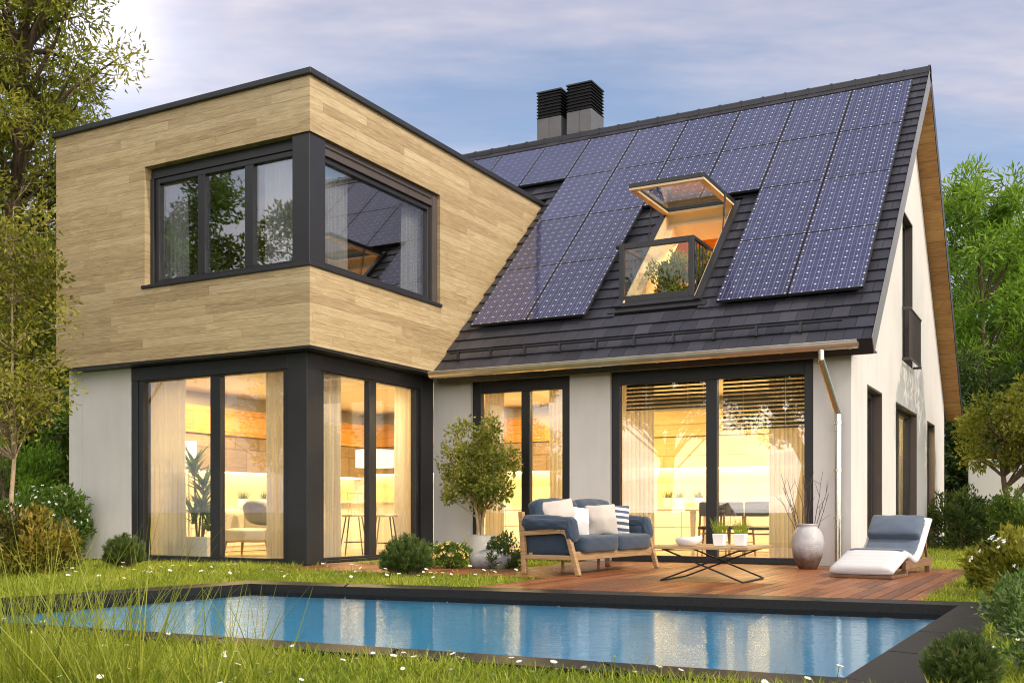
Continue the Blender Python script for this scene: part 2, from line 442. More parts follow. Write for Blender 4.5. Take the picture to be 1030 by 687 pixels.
M['grass'] = foliage('grass_blades', (0.15, 0.22, 0.012), (0.33, 0.40, 0.028), (0.54, 0.54, 0.09), 0.48)
M['tall_grass'] = foliage('tall_grass_blades', (0.12, 0.15, 0.014), (0.28, 0.33, 0.025), (0.46, 0.46, 0.07), 0.45)
M['leaf_olive'] = foliage('olive_tree_leaves', (0.08, 0.11, 0.008), (0.25, 0.27, 0.025), (0.46, 0.43, 0.07), 0.52)
M['leaf_gold'] = foliage('golden_tree_leaves', (0.08, 0.085, 0.006), (0.23, 0.23, 0.02), (0.42, 0.39, 0.06), 0.48)
M['leaf_bright'] = foliage('bright_green_leaves', (0.06, 0.14, 0.010), (0.19, 0.36, 0.028), (0.36, 0.52, 0.07), 0.5)
M['leaf_dark'] = foliage('dark_green_leaves', (0.016, 0.038, 0.009), (0.042, 0.082, 0.017), (0.10, 0.155, 0.035), 0.3)
M['leaf_mid'] = foliage('mid_green_leaves', (0.035, 0.075, 0.009), (0.085, 0.165, 0.02), (0.18, 0.27, 0.045), 0.38)
M['leaf_pot'] = foliage('potted_tree_leaves', (0.06, 0.085, 0.008), (0.19, 0.22, 0.025), (0.44, 0.43, 0.10), 0.42)
M['leaf_bronze'] = foliage('bronze_shrub_leaves', (0.035, 0.034, 0.006), (0.13, 0.11, 0.014), (0.34, 0.24, 0.03), 0.3)
M['leaf_white'] = foliage('white_edged_leaves', (0.045, 0.10, 0.02), (0.13, 0.23, 0.05), (0.46, 0.52, 0.28), 0.3)
M['needle'] = foliage('dwarf_pine_needles', (0.030, 0.058, 0.012), (0.078, 0.13, 0.026), (0.19, 0.25, 0.065), 0.25)
M['leaf_indoor'] = foliage('dracaena_leaves', (0.02, 0.035, 0.008), (0.045, 0.075, 0.015), (0.09, 0.12, 0.03), 0.2)
M['petal'] = plain('white_petals', (0.82, 0.82, 0.80), 0.6, 0.0, 0.03)
M['yellow'] = plain('yellow_flower', (0.75, 0.56, 0.16), 0.6, 0.0, 0.1)
# ------------------------------------------------------------------ world, sun, camera
SUN_AZ, SUN_EL = 6.0, 41.0         # degrees: from +X towards -Y, above the horizon
w = bpy.data.worlds.new("World"); scene.world = w; w.use_nodes = True
nt = w.node_tree; nt.nodes.clear()
def WN(typ, ins=None, **props):
    nd = nt.nodes.new('ShaderNode' + typ)
    for k, v in props.items(): setattr(nd, k, v)
    for k, v in (ins or {}).items():
        if isinstance(v, bpy.types.NodeSocket): nt.links.new(v, nd.inputs[k])
        else: nd.inputs[k].default_value = v
    return nd
sky = WN('TexSky', sky_type='NISHITA'); sky.sun_disc = False
sky.sun_elevation = R(SUN_EL); sky.sun_rotation = R(90 + SUN_AZ); sky.air_density = 1.0; sky.dust_density = 1.5
tc = WN('TexCoord').outputs['Generated']
sp = WN('SeparateXYZ', {0: tc})
def wm(op, a, b): return WN('Math', {0: a, 1: b}, operation=op).outputs[0]
zc = wm('MAXIMUM', wm('ADD', sp.outputs[2], 0.12), 0.05)
px = wm('DIVIDE', sp.outputs[0], zc); py = wm('DIVIDE', sp.outputs[1], zc)
# cloud layer seen from below, streaks lying across the view
rot = R(28)
sx = wm('ADD', wm('MULTIPLY', px, math.cos(rot)), wm('MULTIPLY', py, math.sin(rot)))
sy = wm('SUBTRACT', wm('MULTIPLY', py, math.cos(rot)), wm('MULTIPLY', px, math.sin(rot)))
cv = WN('CombineXYZ', {0: wm('MULTIPLY', sx, 0.55), 1: wm('MULTIPLY', sy, 1.25), 2: 2.7}).outputs[0]
n1 = WN('TexNoise', {'Vector': cv, 'Scale': 1.05, 'Detail': 7.0, 'Roughness': 0.55, 'Distortion': 0.5}).outputs['Fac']
cr = WN('ValToRGB', {0: n1}); e = cr.color_ramp.elements
e[0].position = 0.40; e[0].color = (0.30, 0.30, 0.30, 1); e[1].position = 0.60; e[1].color = (0.97, 0.97, 0.97, 1)
hz = WN('MapRange', {0: sp.outputs[2], 1: 0.0, 2: 0.34, 3: 0.72, 4: 0.0}).outputs[0]
fac = wm('MAXIMUM', cr.outputs[0], hz)
n2 = WN('TexNoise', {'Vector': cv, 'Scale': 2.1, 'Detail': 5.0, 'Roughness': 0.6}).outputs['Fac']
cc = WN('ValToRGB', {0: n2}); e = cc.color_ramp.elements
CLOUD = 1.0
e[0].position = 0.38; e[0].color = (0.44, 0.50, 0.70, 1); e[1].position = 0.58; e[1].color = (0.92, 0.83, 0.89, 1)
# cloud boosted out of view behind the camera, added to light the house front
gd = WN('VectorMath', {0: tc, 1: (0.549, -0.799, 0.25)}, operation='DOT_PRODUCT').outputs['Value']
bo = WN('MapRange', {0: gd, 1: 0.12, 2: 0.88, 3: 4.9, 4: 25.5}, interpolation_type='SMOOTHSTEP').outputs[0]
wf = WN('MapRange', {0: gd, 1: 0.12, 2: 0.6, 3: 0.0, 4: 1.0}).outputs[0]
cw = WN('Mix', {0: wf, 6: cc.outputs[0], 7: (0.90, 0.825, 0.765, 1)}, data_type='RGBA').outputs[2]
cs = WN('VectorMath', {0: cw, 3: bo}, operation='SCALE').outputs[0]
# sun-like glow painted into the sky on the upper left
g2 = WN('VectorMath', {0: tc, 1: (-0.708, 0.585, 0.394)}, operation='DOT_PRODUCT').outputs['Value']
gw_ = wm('ADD', wm('MULTIPLY', wm('POWER', wm('MAXIMUM', g2, 0.0), 700.0), 5.0), wm('MULTIPLY', wm('POWER', wm('MAXIMUM', g2, 0.0), 90.0), 0.9))
gc = WN('VectorMath', {0: (1.0, 0.90, 0.88), 3: gw_}, operation='SCALE').outputs[0]
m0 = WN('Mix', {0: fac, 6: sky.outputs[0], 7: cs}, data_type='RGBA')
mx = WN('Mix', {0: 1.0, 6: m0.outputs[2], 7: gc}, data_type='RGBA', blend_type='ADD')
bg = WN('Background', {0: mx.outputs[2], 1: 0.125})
nt.links.new(bg.outputs[0], WN('OutputWorld').inputs[0])

sd = Vector((math.cos(R(SUN_AZ)) * math.cos(R(SUN_EL)), -math.sin(R(SUN_AZ)) * math.cos(R(SUN_EL)), math.sin(R(SUN_EL))))
sl = bpy.data.lights.new('sun', 'SUN'); sl.energy = 1.75; sl.angle = R(0.6); sl.color = (1.0, 0.87, 0.70)
so = bpy.data.objects.new('sun', sl); col.objects.link(so)
so.rotation_euler = (-sd).to_track_quat('-Z', 'Y').to_euler(); so.location = sd * 40

cam = bpy.data.cameras.new('camera'); co = bpy.data.objects.new('camera', cam); col.objects.link(co)
CAMZ = 0.72
co.location = (0, 0, CAMZ); co.rotation_euler = (R(90), 0, R(28.45))
cam.sensor_width = 36; cam.lens = 1048 / 1030 * 36; cam.shift_y = (514.4 - 343.5) / 1030
cam.clip_start = 0.05; cam.clip_end = 3000
scene.camera = co
vs = scene.view_settings
vs.view_transform = 'Standard'; vs.look = 'None'; vs.exposure = 0.62; vs.gamma = 1.0; vs.use_curve_mapping = False
scene.cycles.use_denoising = True
scene.cycles.filter_width = 1.05
scene.cycles.max_bounces = 10; scene.cycles.transparent_max_bounces = 24; scene.cycles.glossy_bounces = 5
scene.cycles.transmission_bounces = 6; scene.cycles.diffuse_bounces = 3
scene.cycles.sample_clamp_indirect = 5.0; scene.cycles.sample_clamp_direct = 6.0
scene.cycles.caustics_reflective = False; scene.cycles.caustics_refractive = False

TH = R(28.45); FOC = 1048.0
FW = np.array([-math.sin(TH), math.cos(TH)]); RT = np.array([math.cos(TH), math.sin(TH)])
def at(px_, depth):           # where a thing seen at photo column px stands, depth metres ahead
    p = (FW + RT * (px_ - 515) / FOC) * depth
    return float(p[0]), float(p[1])

# ------------------------------------------------------------------ ground, pool, deck
PO = [(-7.62, 8.30), (-0.52, 9.08), (-0.49, 4.40), (-8.06, 4.06)]        # outer edge of the coping FL FR NR NL
PI = [(-7.27, 7.92), (-0.80, 8.69), (-0.889, 4.67), (-7.69, 4.33)]       # inner edge
GZ = -0.03
mb = MB()
S = 600
outer = [(-S, S), (S, S), (S, -S), (-S, -S)]
vs_ = [(x, y, GZ) for x, y in outer] + [(x, y, GZ) for x, y in PO]
mb.add(vs_, [(1, 0, 4, 5), (2, 1, 5, 6), (3, 2, 6, 7), (0, 3, 7, 4)])
tag(mb.build('lawn_ground', M['ground']), kind='structure')

pool = empty('swimming_pool', (-4.0, 6.8, 0), 'long blue swimming pool framed by dark polished stone in the lawn', 'pool')
PL = (-4.0, 6.8, 0)
mb = MB(PL)
for i in range(4):
    j = (i + 1) % 4
    a, b, c, d = PO[i], PO[j], PI[j], PI[i]
    # split each side into slabs with fine joints
    L = math.hypot(b[0]-a[0], b[1]-a[1]); n = max(1, round(L / 1.2))
    for k in range(n):
        f0, f1 = k / n + (0.0015 if k else 0), (k + 1) / n - (0.0015 if k < n-1 else 0)
        lp = lambda p, q, f: (p[0] + (q[0]-p[0]) * f, p[1] + (q[1]-p[1]) * f)
        q = [lp(a, b, f0), lp(a, b, f1), lp(d, c, f1), lp(d, c, f0)]
        q = q[::-1]
        mb.hexa([(x, y, -0.12) for x, y in q] + [(x, y, 0.0) for x, y in q])
mb.build('coping', M['granite'], pool, bevel=0.004)
mb = MB(PL); WZ = -0.075; DZ = -1.15
off = 0.03
ctr = (sum(p[0] for p in PI) / 4, sum(p[1] for p in PI) / 4)
def shr(p, d):
    return (p[0] + (d if p[0] < ctr[0] else -d), p[1] + (d if p[1] < ctr[1] else -d))
PB = [shr(p, -0.02) for p in PI]
n = 4
vv = [(x, y, DZ) for x, y in PB] + [(x, y, -0.122) for x, y in PB]
mb.add(vv, [(3, 2, 1, 0)[::-1], (0, 1, 5, 4), (1, 2, 6, 5), (2, 3, 7, 6), (3, 0, 4, 7)])
mb.build('basin', M['basin'], pool)
mb = MB(PL)
mb.add([(x, y, WZ) for x, y in PB], [(0, 3, 2, 1)])
wo = mb.build('pool_water', M['water'], pool)
# waterline band: dark lining just under the coping
mb = MB(PL)
PD = [shr(p, 0.002) for p in PI]
mb.add([(x, y, WZ - .004) for x, y in PD] + [(x, y, -0.004) for x, y in PD], [(0, 1, 5, 4), (1, 2, 6, 5), (2, 3, 7, 6), (3, 0, 4, 7)])
mb.build('waterline_band', M['granite'], pool)

# deck: planks along Y; footprint steps round the grass patch and the planting bed
def deck_spans(x):
    if x > -1.12 or x < -9.02: return []
    fy = 8.30 + (x + 7.62) * (9.08 - 8.30) / 7.10 + 0.02      # pool coping's outer edge
    if x > -5.05: lo = fy
    else: lo = 10.15
    if x < -6.25: return [(lo, 11.75)]
    return [(lo, 14.09)]
mb = MB((-4, 11, 0))
x = -9.02
while x < -1.13:
    for lo, hi in deck_spans(x + 0.055):
        mb.box(x, x + 0.110, lo, hi, -0.028, 0.0)
    x += 0.12
tag(mb.build('wooden_deck', M['deck'], bevel=0.003), 'reddish brown plank terrace between the house and the pool', 'deck')
bpy.context.scene.objects['wooden_deck'].location = (-4, 11, 0)
mb = MB((-4, 11, 0))

# ------------------------------------------------------------------ house
HO = (-6.0, 14.0, 0.0)
house = empty('house', HO, 'modern white house with timber clad flat roofed wing and dark solar roof', 'house')
def H(): return MB(HO)
def hb(mb, name, mat, bevel=0, smooth=False, parent=None, label=None):
    return mb.build(name, mat, parent or house, bevel, smooth, label)

SL = 0.9434; E0, EZ = 13.681, 2.892; RY = 19.60
RZ = EZ + SL * (RY - E0)                       # ridge height
cs_, sn_ = math.cos(math.atan(SL)), math.sin(math.atan(SL))
def roof_z(y): return EZ + SL * (y - E0) if y <= RY else RZ - SL * (y - RY)
UND = 0.24 / cs_                               # vertical thickness of the roof
XG = -2.594; XL = -13.78; YM = 14.10; YB = 25.0
# --- rendered walls
mb = H()
for x0, x1 in ((-9.07, -8.38), (-6.66, -6.01), (-3.08, XG)):
    mb.box(x0, x1, YM, YM + 0.3, 0, 2.76)
mb.box(-9.07, XG, YM, YM + 0.3, 2.763, 3.02)
# gable wall: vertical strips up to the roof's underside
holes = [(15.29, 16.56, 0.0, 2.515), (17.94, 20.46, 0.0, 2.515), (21.99, 23.22, 0.0, 2.515), (18.66, 19.90, 3.28, 5.86)]
ys = sorted({YM + 0.3, YB, RY} | {h[0] for h in holes} | {h[1] for h in holes})
def strip(y0, y1, z0, z1a, z1b, x0=XG - 0.3, x1=XG):
    mb.prism([(x0, y0, z0), (x0, y1, z0), (x0, y1, z1b), (x0, y0, z1a)], (x1 - x0, 0, 0))
strip(YM, YM + 0.3, 2.763 + 0.257, roof_z(YM) - UND, roof_z(YM + 0.3) - UND)
for a, b in zip(ys[:-1], ys[1:]):
    hs = sorted([h for h in holes if h[0] <= a + 1e-6 and h[1] >= b - 1e-6], key=lambda h: h[2])
    z = 0.0
    for h in hs:
        if h[2] > z + 1e-6: strip(a, b, z, h[2], h[2])
        z = h[3]
    strip(a, b, z, roof_z(a) - UND, roof_z(b) - UND)
# other walls of the main house
mb.box(XL, XL + 0.3, 10.97, YB, 0, 2.86)
mb.box(XL + 0.303, XG - 0.303, YB - 0.3, YB, 0, 3.3)
mb.prism([(XL, 17.9, 2.863), (XL, YB, 2.863), (XL, YB, roof_z(YB) - UND), (XL, RY, RZ - UND), (XL, 17.9, roof_z(17.9) - UND)], (0.3, 0, 0))
mb.box(XL + 0.303, -12.42, 10.97, 11.27, 0, 2.86)      # white wall under the wing
hb(mb, 'wall', M['plaster'])

# --- the timber-clad wing
XB, YF, ZB, ZT = -8.80, 10.70, 2.895, 6.42
XC = XL + 0.045
mb = H()
mb.box(XC, XB, YF, YF + 0.25, ZB, 3.93)                 # front, under the window
mb.box(XC, XB, YF, YF + 0.25, 5.69, ZT)                 # front, over the window
mb.box(XC, -11.83, YF, YF + 0.25, 3.93, 5.69)
mb.box(XB - 0.25, XB, YF + 0.25, 17.75, 5.69, ZT)       # right side over the window
mb.box(XB - 0.25, XB, 13.87, 17.75, 3.93, 5.69)
mb.box(XB - 0.25, XB, YF + 0.25, 17.75, ZB, 3.93)
mb.box(XC, XC + 0.25, YF + 0.25, 17.75, ZB, ZT)         # left side
mb.box(XC + 0.25, XB - 0.25, 17.5, 17.75, ZB, ZT)       # back
hb(mb, 'cladding', M['clad'])
mb = H()
for x0, x1, y0, y1 in ((XC - .05, XB + .05, YF - .05, YF + .3), (XB - .3, XB + .05, YF + .3, 17.56), (XC - .05, XC + .3, YF + .3, 17.8), (XC + .3, XB - .3, 17.45, 17.8)):
    mb.box(x0, x1, y0, y1, ZT + 0.002, 6.50)
hb(mb, 'parapet_cap', M['metal'], 0.008)
mb = H(); mb.box(XC + .25, XB - .25, YF + .25, 17.5, 6.10, 6.25)
hb(mb, 'flat_roof', M['grey_panel'])
mb = H(); mb.box(XC + 0.012, XB - 0.012, YF + 0.012, 14.4, 2.863, ZB - 0.003)
hb(mb, 'soffit', M['metal'])
mb = H(); mb.box(XC + .26, XB - .26, YF + .26, 17.4, 2.90, 3.15)
hb(mb, 'upper_floor', M['floor'])
mb = H(); mb.box(XC + .26, XB - .26, YF + .26, 17.4, 5.85, 5.95)
mb.box(XC + .26, XB - .26, 15.6, 15.7, 3.15, 5.85)
hb(mb, 'upper_room_lining', M['brown_panel'])
# --- dark posts and beams of the glazed corner
mb = H()
mb.box(-9.405, -9.07, 10.97, 11.265, 0, 2.86)           # corner post, ground floor
mb.box(-9.27, -9.07, 13.76, 14.097, 0, 2.86)
mb.box(-12.418, -9.407, 10.975, 11.15, 2.66, 2.86)      # beam over the front window
mb.box(-12.418, -9.407, 10.98, 11.15, 0.0, 0.045)
mb.box(-9.20, -9.075, 11.267, 13.758, 2.655, 2.86)
mb.box(-9.20, -9.08, 11.267, 13.758, 0.0, 0.05)
mb.box(-12.418, -12.29, 10.98, 11.24, 0.045, 2.66)
hb(mb, 'post', M['metal'], 0.006)
mb = H()
mb.box(-9.12, -8.83, 10.73, 11.06, 3.98, 5.688)         # corner post, upper floor
hb(mb, 'post', M['metal'], 0.006)

# --- windows: frame with jambs, mullions; panes are sub-parts
def window_xz(name, x0, x1, z0, z1, y, mull, fw=0.08, mat='metal', gl='glass_low', d=0.09, top=None, bot=None, label=None, reveal=None):
    """window in a wall facing -Y; y is the frame's outer face"""
    top = top or fw; bot = bot or fw
    mb = H()
    mb.box(x0, x0 + fw, y, y + d, z0, z1); mb.box(x1 - fw, x1, y, y + d, z0, z1)
    mb.box(x0 + fw, x1 - fw, y, y + d, z1 - top, z1); mb.box(x0 + fw, x1 - fw, y, y + d, z0, z0 + bot)
    xs = [x0 + fw]
    for m0, m1 in mull:
        mb.box(m0, m1, y, y + d, z0 + bot, z1 - top); xs += [m0, m1]
    xs.append(x1 - fw)
    fr = hb(mb, name, M[mat], 0.006, label=label)
    for k in range(0, len(xs), 2):
        p = H(); p.box(xs[k] - .005, xs[k+1] + .005, y + d * .5, y + d * .5 + 0.016, z0 + bot - .005, z1 - top + .005)
        p.build('pane', M[gl], fr)
    return fr
def window_yz(name, y0, y1, z0, z1, x, mull, fw=0.08, mat='metal', gl='glass_low', d=0.09, top=None, bot=None, label=None):
    """window in a wall facing +X; x is the frame's outer face"""
    top = top or fw; bot = bot or fw
    mb = H()
    mb.box(x - d, x, y0, y0 + fw, z0, z1); mb.box(x - d, x, y1 - fw, y1, z0, z1)
    mb.box(x - d, x, y0 + fw, y1 - fw, z1 - top, z1); mb.box(x - d, x, y0 + fw, y1 - fw, z0, z0 + bot)
    ys_ = [y0 + fw]
    for m0, m1 in mull:
        mb.box(x - d, x, m0, m1, z0 + bot, z1 - top); ys_ += [m0, m1]
    ys_.append(y1 - fw)
    fr = hb(mb, name, M[mat], 0.006, label=label)
    for k in range(0, len(ys_), 2):
        p = H(); p.box(x - d * .5 - 0.016, x - d * .5, ys_[k] - .005, ys_[k+1] + .005, z0 + bot - .005, z1 - top + .005)
        p.build('pane', M[gl], fr)
    return fr
# ground floor, wing: front and right
window_xz('window', -12.288, -9.407, 0.047, 2.70, 11.0, [(-10.85, -10.66)], 0.10, top=0.06, bot=0.03, d=0.1)
window_yz('window', 11.267, 13.758, 0.052, 2.70, -9.11, [(12.43, 12.60)], 0.11, mat='metal', top=0.07, bot=0.03, d=0.1)
# upper floor, wing
f = window_xz('window', -11.76, -9.122, 4.0, 5.54, 10.84, [(-10.93, -10.79), (-10.05, -9.90)], 0.075, gl='glass_up', d=0.09)
mb = H(); mb.box(-11.826, -9.122, 10.82, 10.94, 5.543, 5.688); mb.box(-11.826, -11.762, 10.80, 10.94, 3.98, 5.543)
hb(mb, 'shutter_box', M['metal'], 0.005)
mb = H(); mb.box(-11.88, -8.772, 10.672, 10.94, 3.932, 3.978); mb.box(-9.0, -8.772, 10.942, 13.90, 3.932, 3.978)
hb(mb, 'window_sill', M['metal'], 0.006)
window_yz('window', 11.062, 13.73, 4.0, 5.49, -8.90, [], 0.07, mat='metal', gl='glass_up', d=0.09)
mb = H(); mb.box(-8.985, -8.86, 11.062, 13.73, 5.493, 5.688); mb.box(-8.985, -8.85, 13.732, 13.867, 3.98, 5.688)
mb.box(-8.845, -8.835, 11.062, 13.70, 5.60, 5.62)
hb(mb, 'shutter_box', M['metal_brown'], 0.005)
# main facade: two glazed doors
window_xz('terrace_door', -8.378, -6.662, 0.0, 2.758, 14.16, [(-7.51, -7.364)], 0.15, top=0.19, bot=0.09, d=0.1, mat='black')
window_xz('terrace_door', -6.008, -3.082, 0.0, 2.758, 14.16, [(-4.575, -4.417)], 0.13, top=0.19, bot=0.09, d=0.1, mat='black')
# gable side
for y0, y1, m in ((15.292, 16.558, []), (17.942, 20.458, [(19.0, 19.14)]), (21.992, 23.218, [])):
    window_yz('side_door', y0, y1, 0.0, 2.513, -2.72, m, 0.10, mat='metal', d=0.1, gl='glass_side')
mb = H()
for y0, y1, z0, z1 in ((15.292, 16.558, 0.0, 2.513), (17.942, 20.458, 0.0, 2.513), (21.992, 23.218, 0.0, 2.513), (18.662, 19.898, 3.282, 5.858)):
    mb = H()
    mb.box(-2.717, -2.591, y0, y0 + .03, z0, z1); mb.box(-2.717, -2.591, y1 - .03, y1, z0, z1); mb.box(-2.717, -2.591, y0 + .031, y1 - .031, z1 - .03, z1)
    hb(mb, 'reveal', M['metal_brown'])
gw = window_yz('gable_window', 18.662, 19.898, 3.282, 5.858, -2.70, [], 0.09, mat='metal', gl='glass_up', d=0.1)
mb = H()
mb.tube([(-2.47, 18.60, 4.15), (-2.47, 20.0, 4.15)], 0.022)
for k in range(15): mb.box(-2.478, -2.462, 18.61 + k * .098, 18.622 + k * .098, 3.32, 4.15)
mb.box(-2.48, -2.46, 18.6, 20.0, 3.30, 3.33)
for y in (18.62, 19.98):
    mb.box(-2.593, -2.45, y - .015, y + .015, 4.13, 4.17); mb.box(-2.593, -2.45, y - .015, y + .015, 3.28, 3.32)
mb.build('guard_rail', M['metal_brown'], gw)

# --- roof
XR = -2.25
def rp(x, v, n=0.0):    # a point on the front slope: v metres up from the eave, n metres above the surface
    return (x, E0 + v * cs_ - n * sn_, EZ + v * sn_ + n * cs_)
def slab(mb, x0, x1, v0, v1, n0, n1):
    mb.hexa([rp(x0, v0, n0), rp(x1, v0, n0), rp(x1, v1, n0), rp(x0, v1, n0), rp(x0, v0, n1), rp(x1, v0, n1), rp(x1, v1, n1), rp(x0, v1, n1)])
VR = (RY - E0) / cs_                      # slope length
CX0, CX1, CV0, CV1 = -6.02, -4.88, 1.34, 3.98        # opening of the roof balcony window
VB = (17.60 - E0) / cs_                   # where the wing's roof ends
deckm = H()
slab(deckm, XB + .003, CX0, 0, VR, -0.20, -0.035)
slab(deckm, CX1, XR - .012, 0, VR, -0.20, -0.035)
slab(deckm, CX0, CX1, 0, CV0, -0.20, -0.035)
slab(deckm, CX0, CX1, CV1, VR, -0.20, -0.035)
slab(deckm, XL - .2, XB, VB, VR, -0.20, -0.035)
def rq(x, y, n):          # rear slope
    v = (y - RY) / cs_
    return (x, RY + v * cs_ + n * sn_, RZ - v * sn_ + n * cs_)
YE = 25.52
def rslab(mb, x0, x1, n0, n1, ya=RY, yb=YE):
    mb.hexa([rq(x0, ya, n0), rq(x1, ya, n0), rq(x1, yb, n0), rq(x0, yb, n0), rq(x0, ya, n1), rq(x1, ya, n1), rq(x1, yb, n1), rq(x0, yb, n1)])
rslab(deckm, XL - .2, XR - .012, -0.20, -0.035)
roof = hb(deckm, 'roof', M['metal'])
# tiles: overlapping courses of flat tiles with a colour of their own
V = []; F = []; tint = []
rng = np.random.default_rng(3)
CO, TW = 0.2712, 0.232
ncourse = int(math.ceil((VR - 0.02) / CO))
def tile(x0, x1, v0, v1, fn):
    t0 = rng.uniform(-0.0012, 0.0012)
    lo, hi = 0.028 + t0, 0.003 + t0
    p = [fn(x0, v0, lo - .024), fn(x1, v0, lo - .024), fn(x1, v1, hi - .012), fn(x0, v1, hi - .012), fn(x0, v0, lo), fn(x1, v0, lo), fn(x1, v1, hi), fn(x0, v1, hi)]
    n = len(V)
    V.extend([(a[0] - HO[0], a[1] - HO[1], a[2] - HO[2]) for a in p])
    F.extend([(n, n+3, n+2, n+1), (n+4, n+5, n+6, n+7), (n, n+1, n+5, n+4), (n+1, n+2, n+6, n+5), (n+2, n+3, n+7, n+6), (n+3, n, n+4, n+7)])
    q = float(np.clip(rng.normal(0.5, 0.20), 0, 1))
    tint.extend([q] * 6)
for i in range(ncourse):
    v0 = i * CO - 0.02; v1 = min(v0 + CO * 1.12, VR - 0.01)
    x = XR - 0.02 - (0.0 if i % 2 else TW / 2)
    xe = XB + .01 if v1 < VB + .2 else XL - .2
    xr = XR - 0.02
    while xr > xe:
        xl = max(x if x < xr - .02 else xr - TW, xe)
        x = xl - TW
        a, b = xl + 0.005, xr
        spans = [(a, b)]
        if v1 > CV0 - .02 and v0 < CV1 + 0.10:
            spans = []
            if a < CX0 - .08: spans.append((a, min(b, CX0 - .08)))
            if b > CX1 + .08: spans.append((max(a, CX1 + .08), b))
        for a, b in spans:
            if b - a > .02: tile(a, b, v0, v1, rp)
        xr = xl
me = np_mesh('roof_tiles', V, F, tint)
link('roof_tiles', me, M['tiles'], roof)
mb = H(); rslab(mb, XL - .2, XR - .02, -0.033, 0.02); mb.build('rear_tiles', M['metal'], roof)
# ridge cap
mb = H()
mb.tube([(XL - .2, RY, RZ - 0.03), (XR - .0, RY, RZ - 0.03)], 0.10, 12)
x = XR
while x > XL: mb.tube([(x, RY, RZ - 0.03), (x - .04, RY, RZ - 0.03)], 0.112, 12); x -= 0.42
mb.build('ridge_cap', M['metal'], roof)
# verge trim (light metal edge) and boarded soffit of the overhang
mb = H()
slab(mb, XR - .012, XR, -0.02, VR, -0.20, 0.03)
mb.build('verge_trim', M['trim'], roof)
mb = H(); rslab(mb, XR - .012, XR, -0.20, 0.03); mb.build('verge_trim', M['metal'], roof)
mb = H()
slab(mb, XG + .002, XR - .013, 0.02, VR - .2, -0.225, -0.202)
rslab(mb, XG + .002, XR - .013, -0.225, -0.202, RY + .15, YE - .02)
mb.build('verge_soffit', M['soffit'], roof)
mb = H(); slab(mb, XB + .01, XR - .02, -0.015, 0.02, -0.22, 0.0); mb.box(XB + .01, XR - .02, E0 + .16, YM - .003, 2.765, 2.785)
mb.build('eave_board', M['metal'], roof)
# snow guard: rail on small brackets
mb = H()
mb.tube([rp(-8.62, 0.33, 0.10), rp(-2.66, 0.33, 0.10)], 0.016, 6)
x = -8.45
while x < -2.6:
    mb.bar(rp(x, 0.34, 0.115), rp(x, 0.22, 0.03), 0.03, 0.05); x += 0.585
mb.build('snow_guard', M['black'], roof)
# gutter
def half_round(mb, x0, x1, yc, zc, r, th=0.006, n=12):
    vs = []
    for x in (x0, x1):
        for rr in (r, r - th):
            for k in range(n + 1):
                a = math.pi + math.pi * k / n
                vs.append((x, yc + rr * math.cos(a), zc + rr * math.sin(a)))
    m = n + 1; fs = []
    for k in range(n):
        fs += [(k, k+1, 2*m + k+1, 2*m + k), (m + k+1, m + k, 3*m + k, 3*m + k+1), (k+1, k, m + k, m + k+1), (2*m+k, 2*m+k+1, 3*m+k+1, 3*m+k)]
    fs += [(0, 2*m, 3*m, m), (n, m + n, 3*m + n, 2*m + n)]
    mb.add(vs, fs)
mb = H(); half_round(mb, -8.80, -2.42, 13.60, 2.862, 0.088)
mb.tube([(-8.80, 13.512, 2.866), (-2.42, 13.512, 2.866)], 0.011, 8)
for xx in (-8.79, -2.425):
    mb.prism([(xx, 13.60 + .086 * math.cos(math.pi + math.pi * k / 10), 2.862 + .086 * math.sin(math.pi + math.pi * k / 10)) for k in range(11)], (0.006, 0, 0))
gut = hb(mb, 'gutter', M['brass'], smooth=False)
x = -8.55
while x < -2.5:
    mb = H(); half_round(mb, x, x + .028, 13.60, 2.862, 0.093, 0.004); mb.bar((x + .014, 13.52, 2.872), (x + .014, 13.67, 2.876), 0.026, 0.006); x += 0.86
    mb.build('gutter_bracket', M['brass'], gut)
mb = H()
mb.tube([(-2.871, 13.60, 2.79), (-2.871, 13.60, 2.66), (-2.862, 13.635, 2.61), (-2.745, 13.95, 2.04), (-2.735, 13.985, 1.99), (-2.735, 13.985, 0.02)], 0.046, 16)
for z in (1.86, 1.24, 0.62):
    mb.tube([(-2.735, 13.985, z), (-2.735, 13.985, z + .035)], 0.056, 16); mb.box(-2.745, -2.725, 13.99, 14.098, z + .008, z + .028)
    mb.tube([(-2.735, 13.985, z - .10), (-2.735, 13.985, z - .085)], 0.051, 16)
hb(mb, 'downpipe', M['steel'], smooth=False)

# chimneys: panelled shaft and louvred head
for k, x0 in enumerate((-10.11, -9.41)):
    x1 = x0 + 0.565; y0, y1 = 19.78, 20.42
    dz = (0.0, 0.02)[k]
    mb = H()
    xm = (x0 + x1) / 2
    for a, b in ((x0, xm - .004), (xm + .004, x1)):
        mb.box(a, b, y0, y1, 7.6, 9.06 + dz)
    ch = mb.build('chimney', M['grey_panel'], roof, bevel=0.004)
    mb = H(); mb.box(x0 + .03, x1 - .03, y0 + .03, y1 - .03, 9.063 + dz, 9.60 + dz)
    for q in range(8):
        z = 9.075 + dz + q * 0.068
        mb.hexa([(x0 - .012, y0 - .012, z), (x1 + .012, y0 - .012, z), (x1 + .012, y1 + .012, z), (x0 - .012, y1 + .012, z),
                 (x0 + .02, y0 + .02, z + .045), (x1 - .02, y0 + .02, z + .045), (x1 - .02, y1 - .02, z + .045), (x0 + .02, y1 - .02, z + .045)])
    mb.box(x0 - .01, x1 + .01, y0 - .01, y1 + .01, 9.61 + dz, 9.64 + dz)
    mb.build('louvre', M['black'], ch)

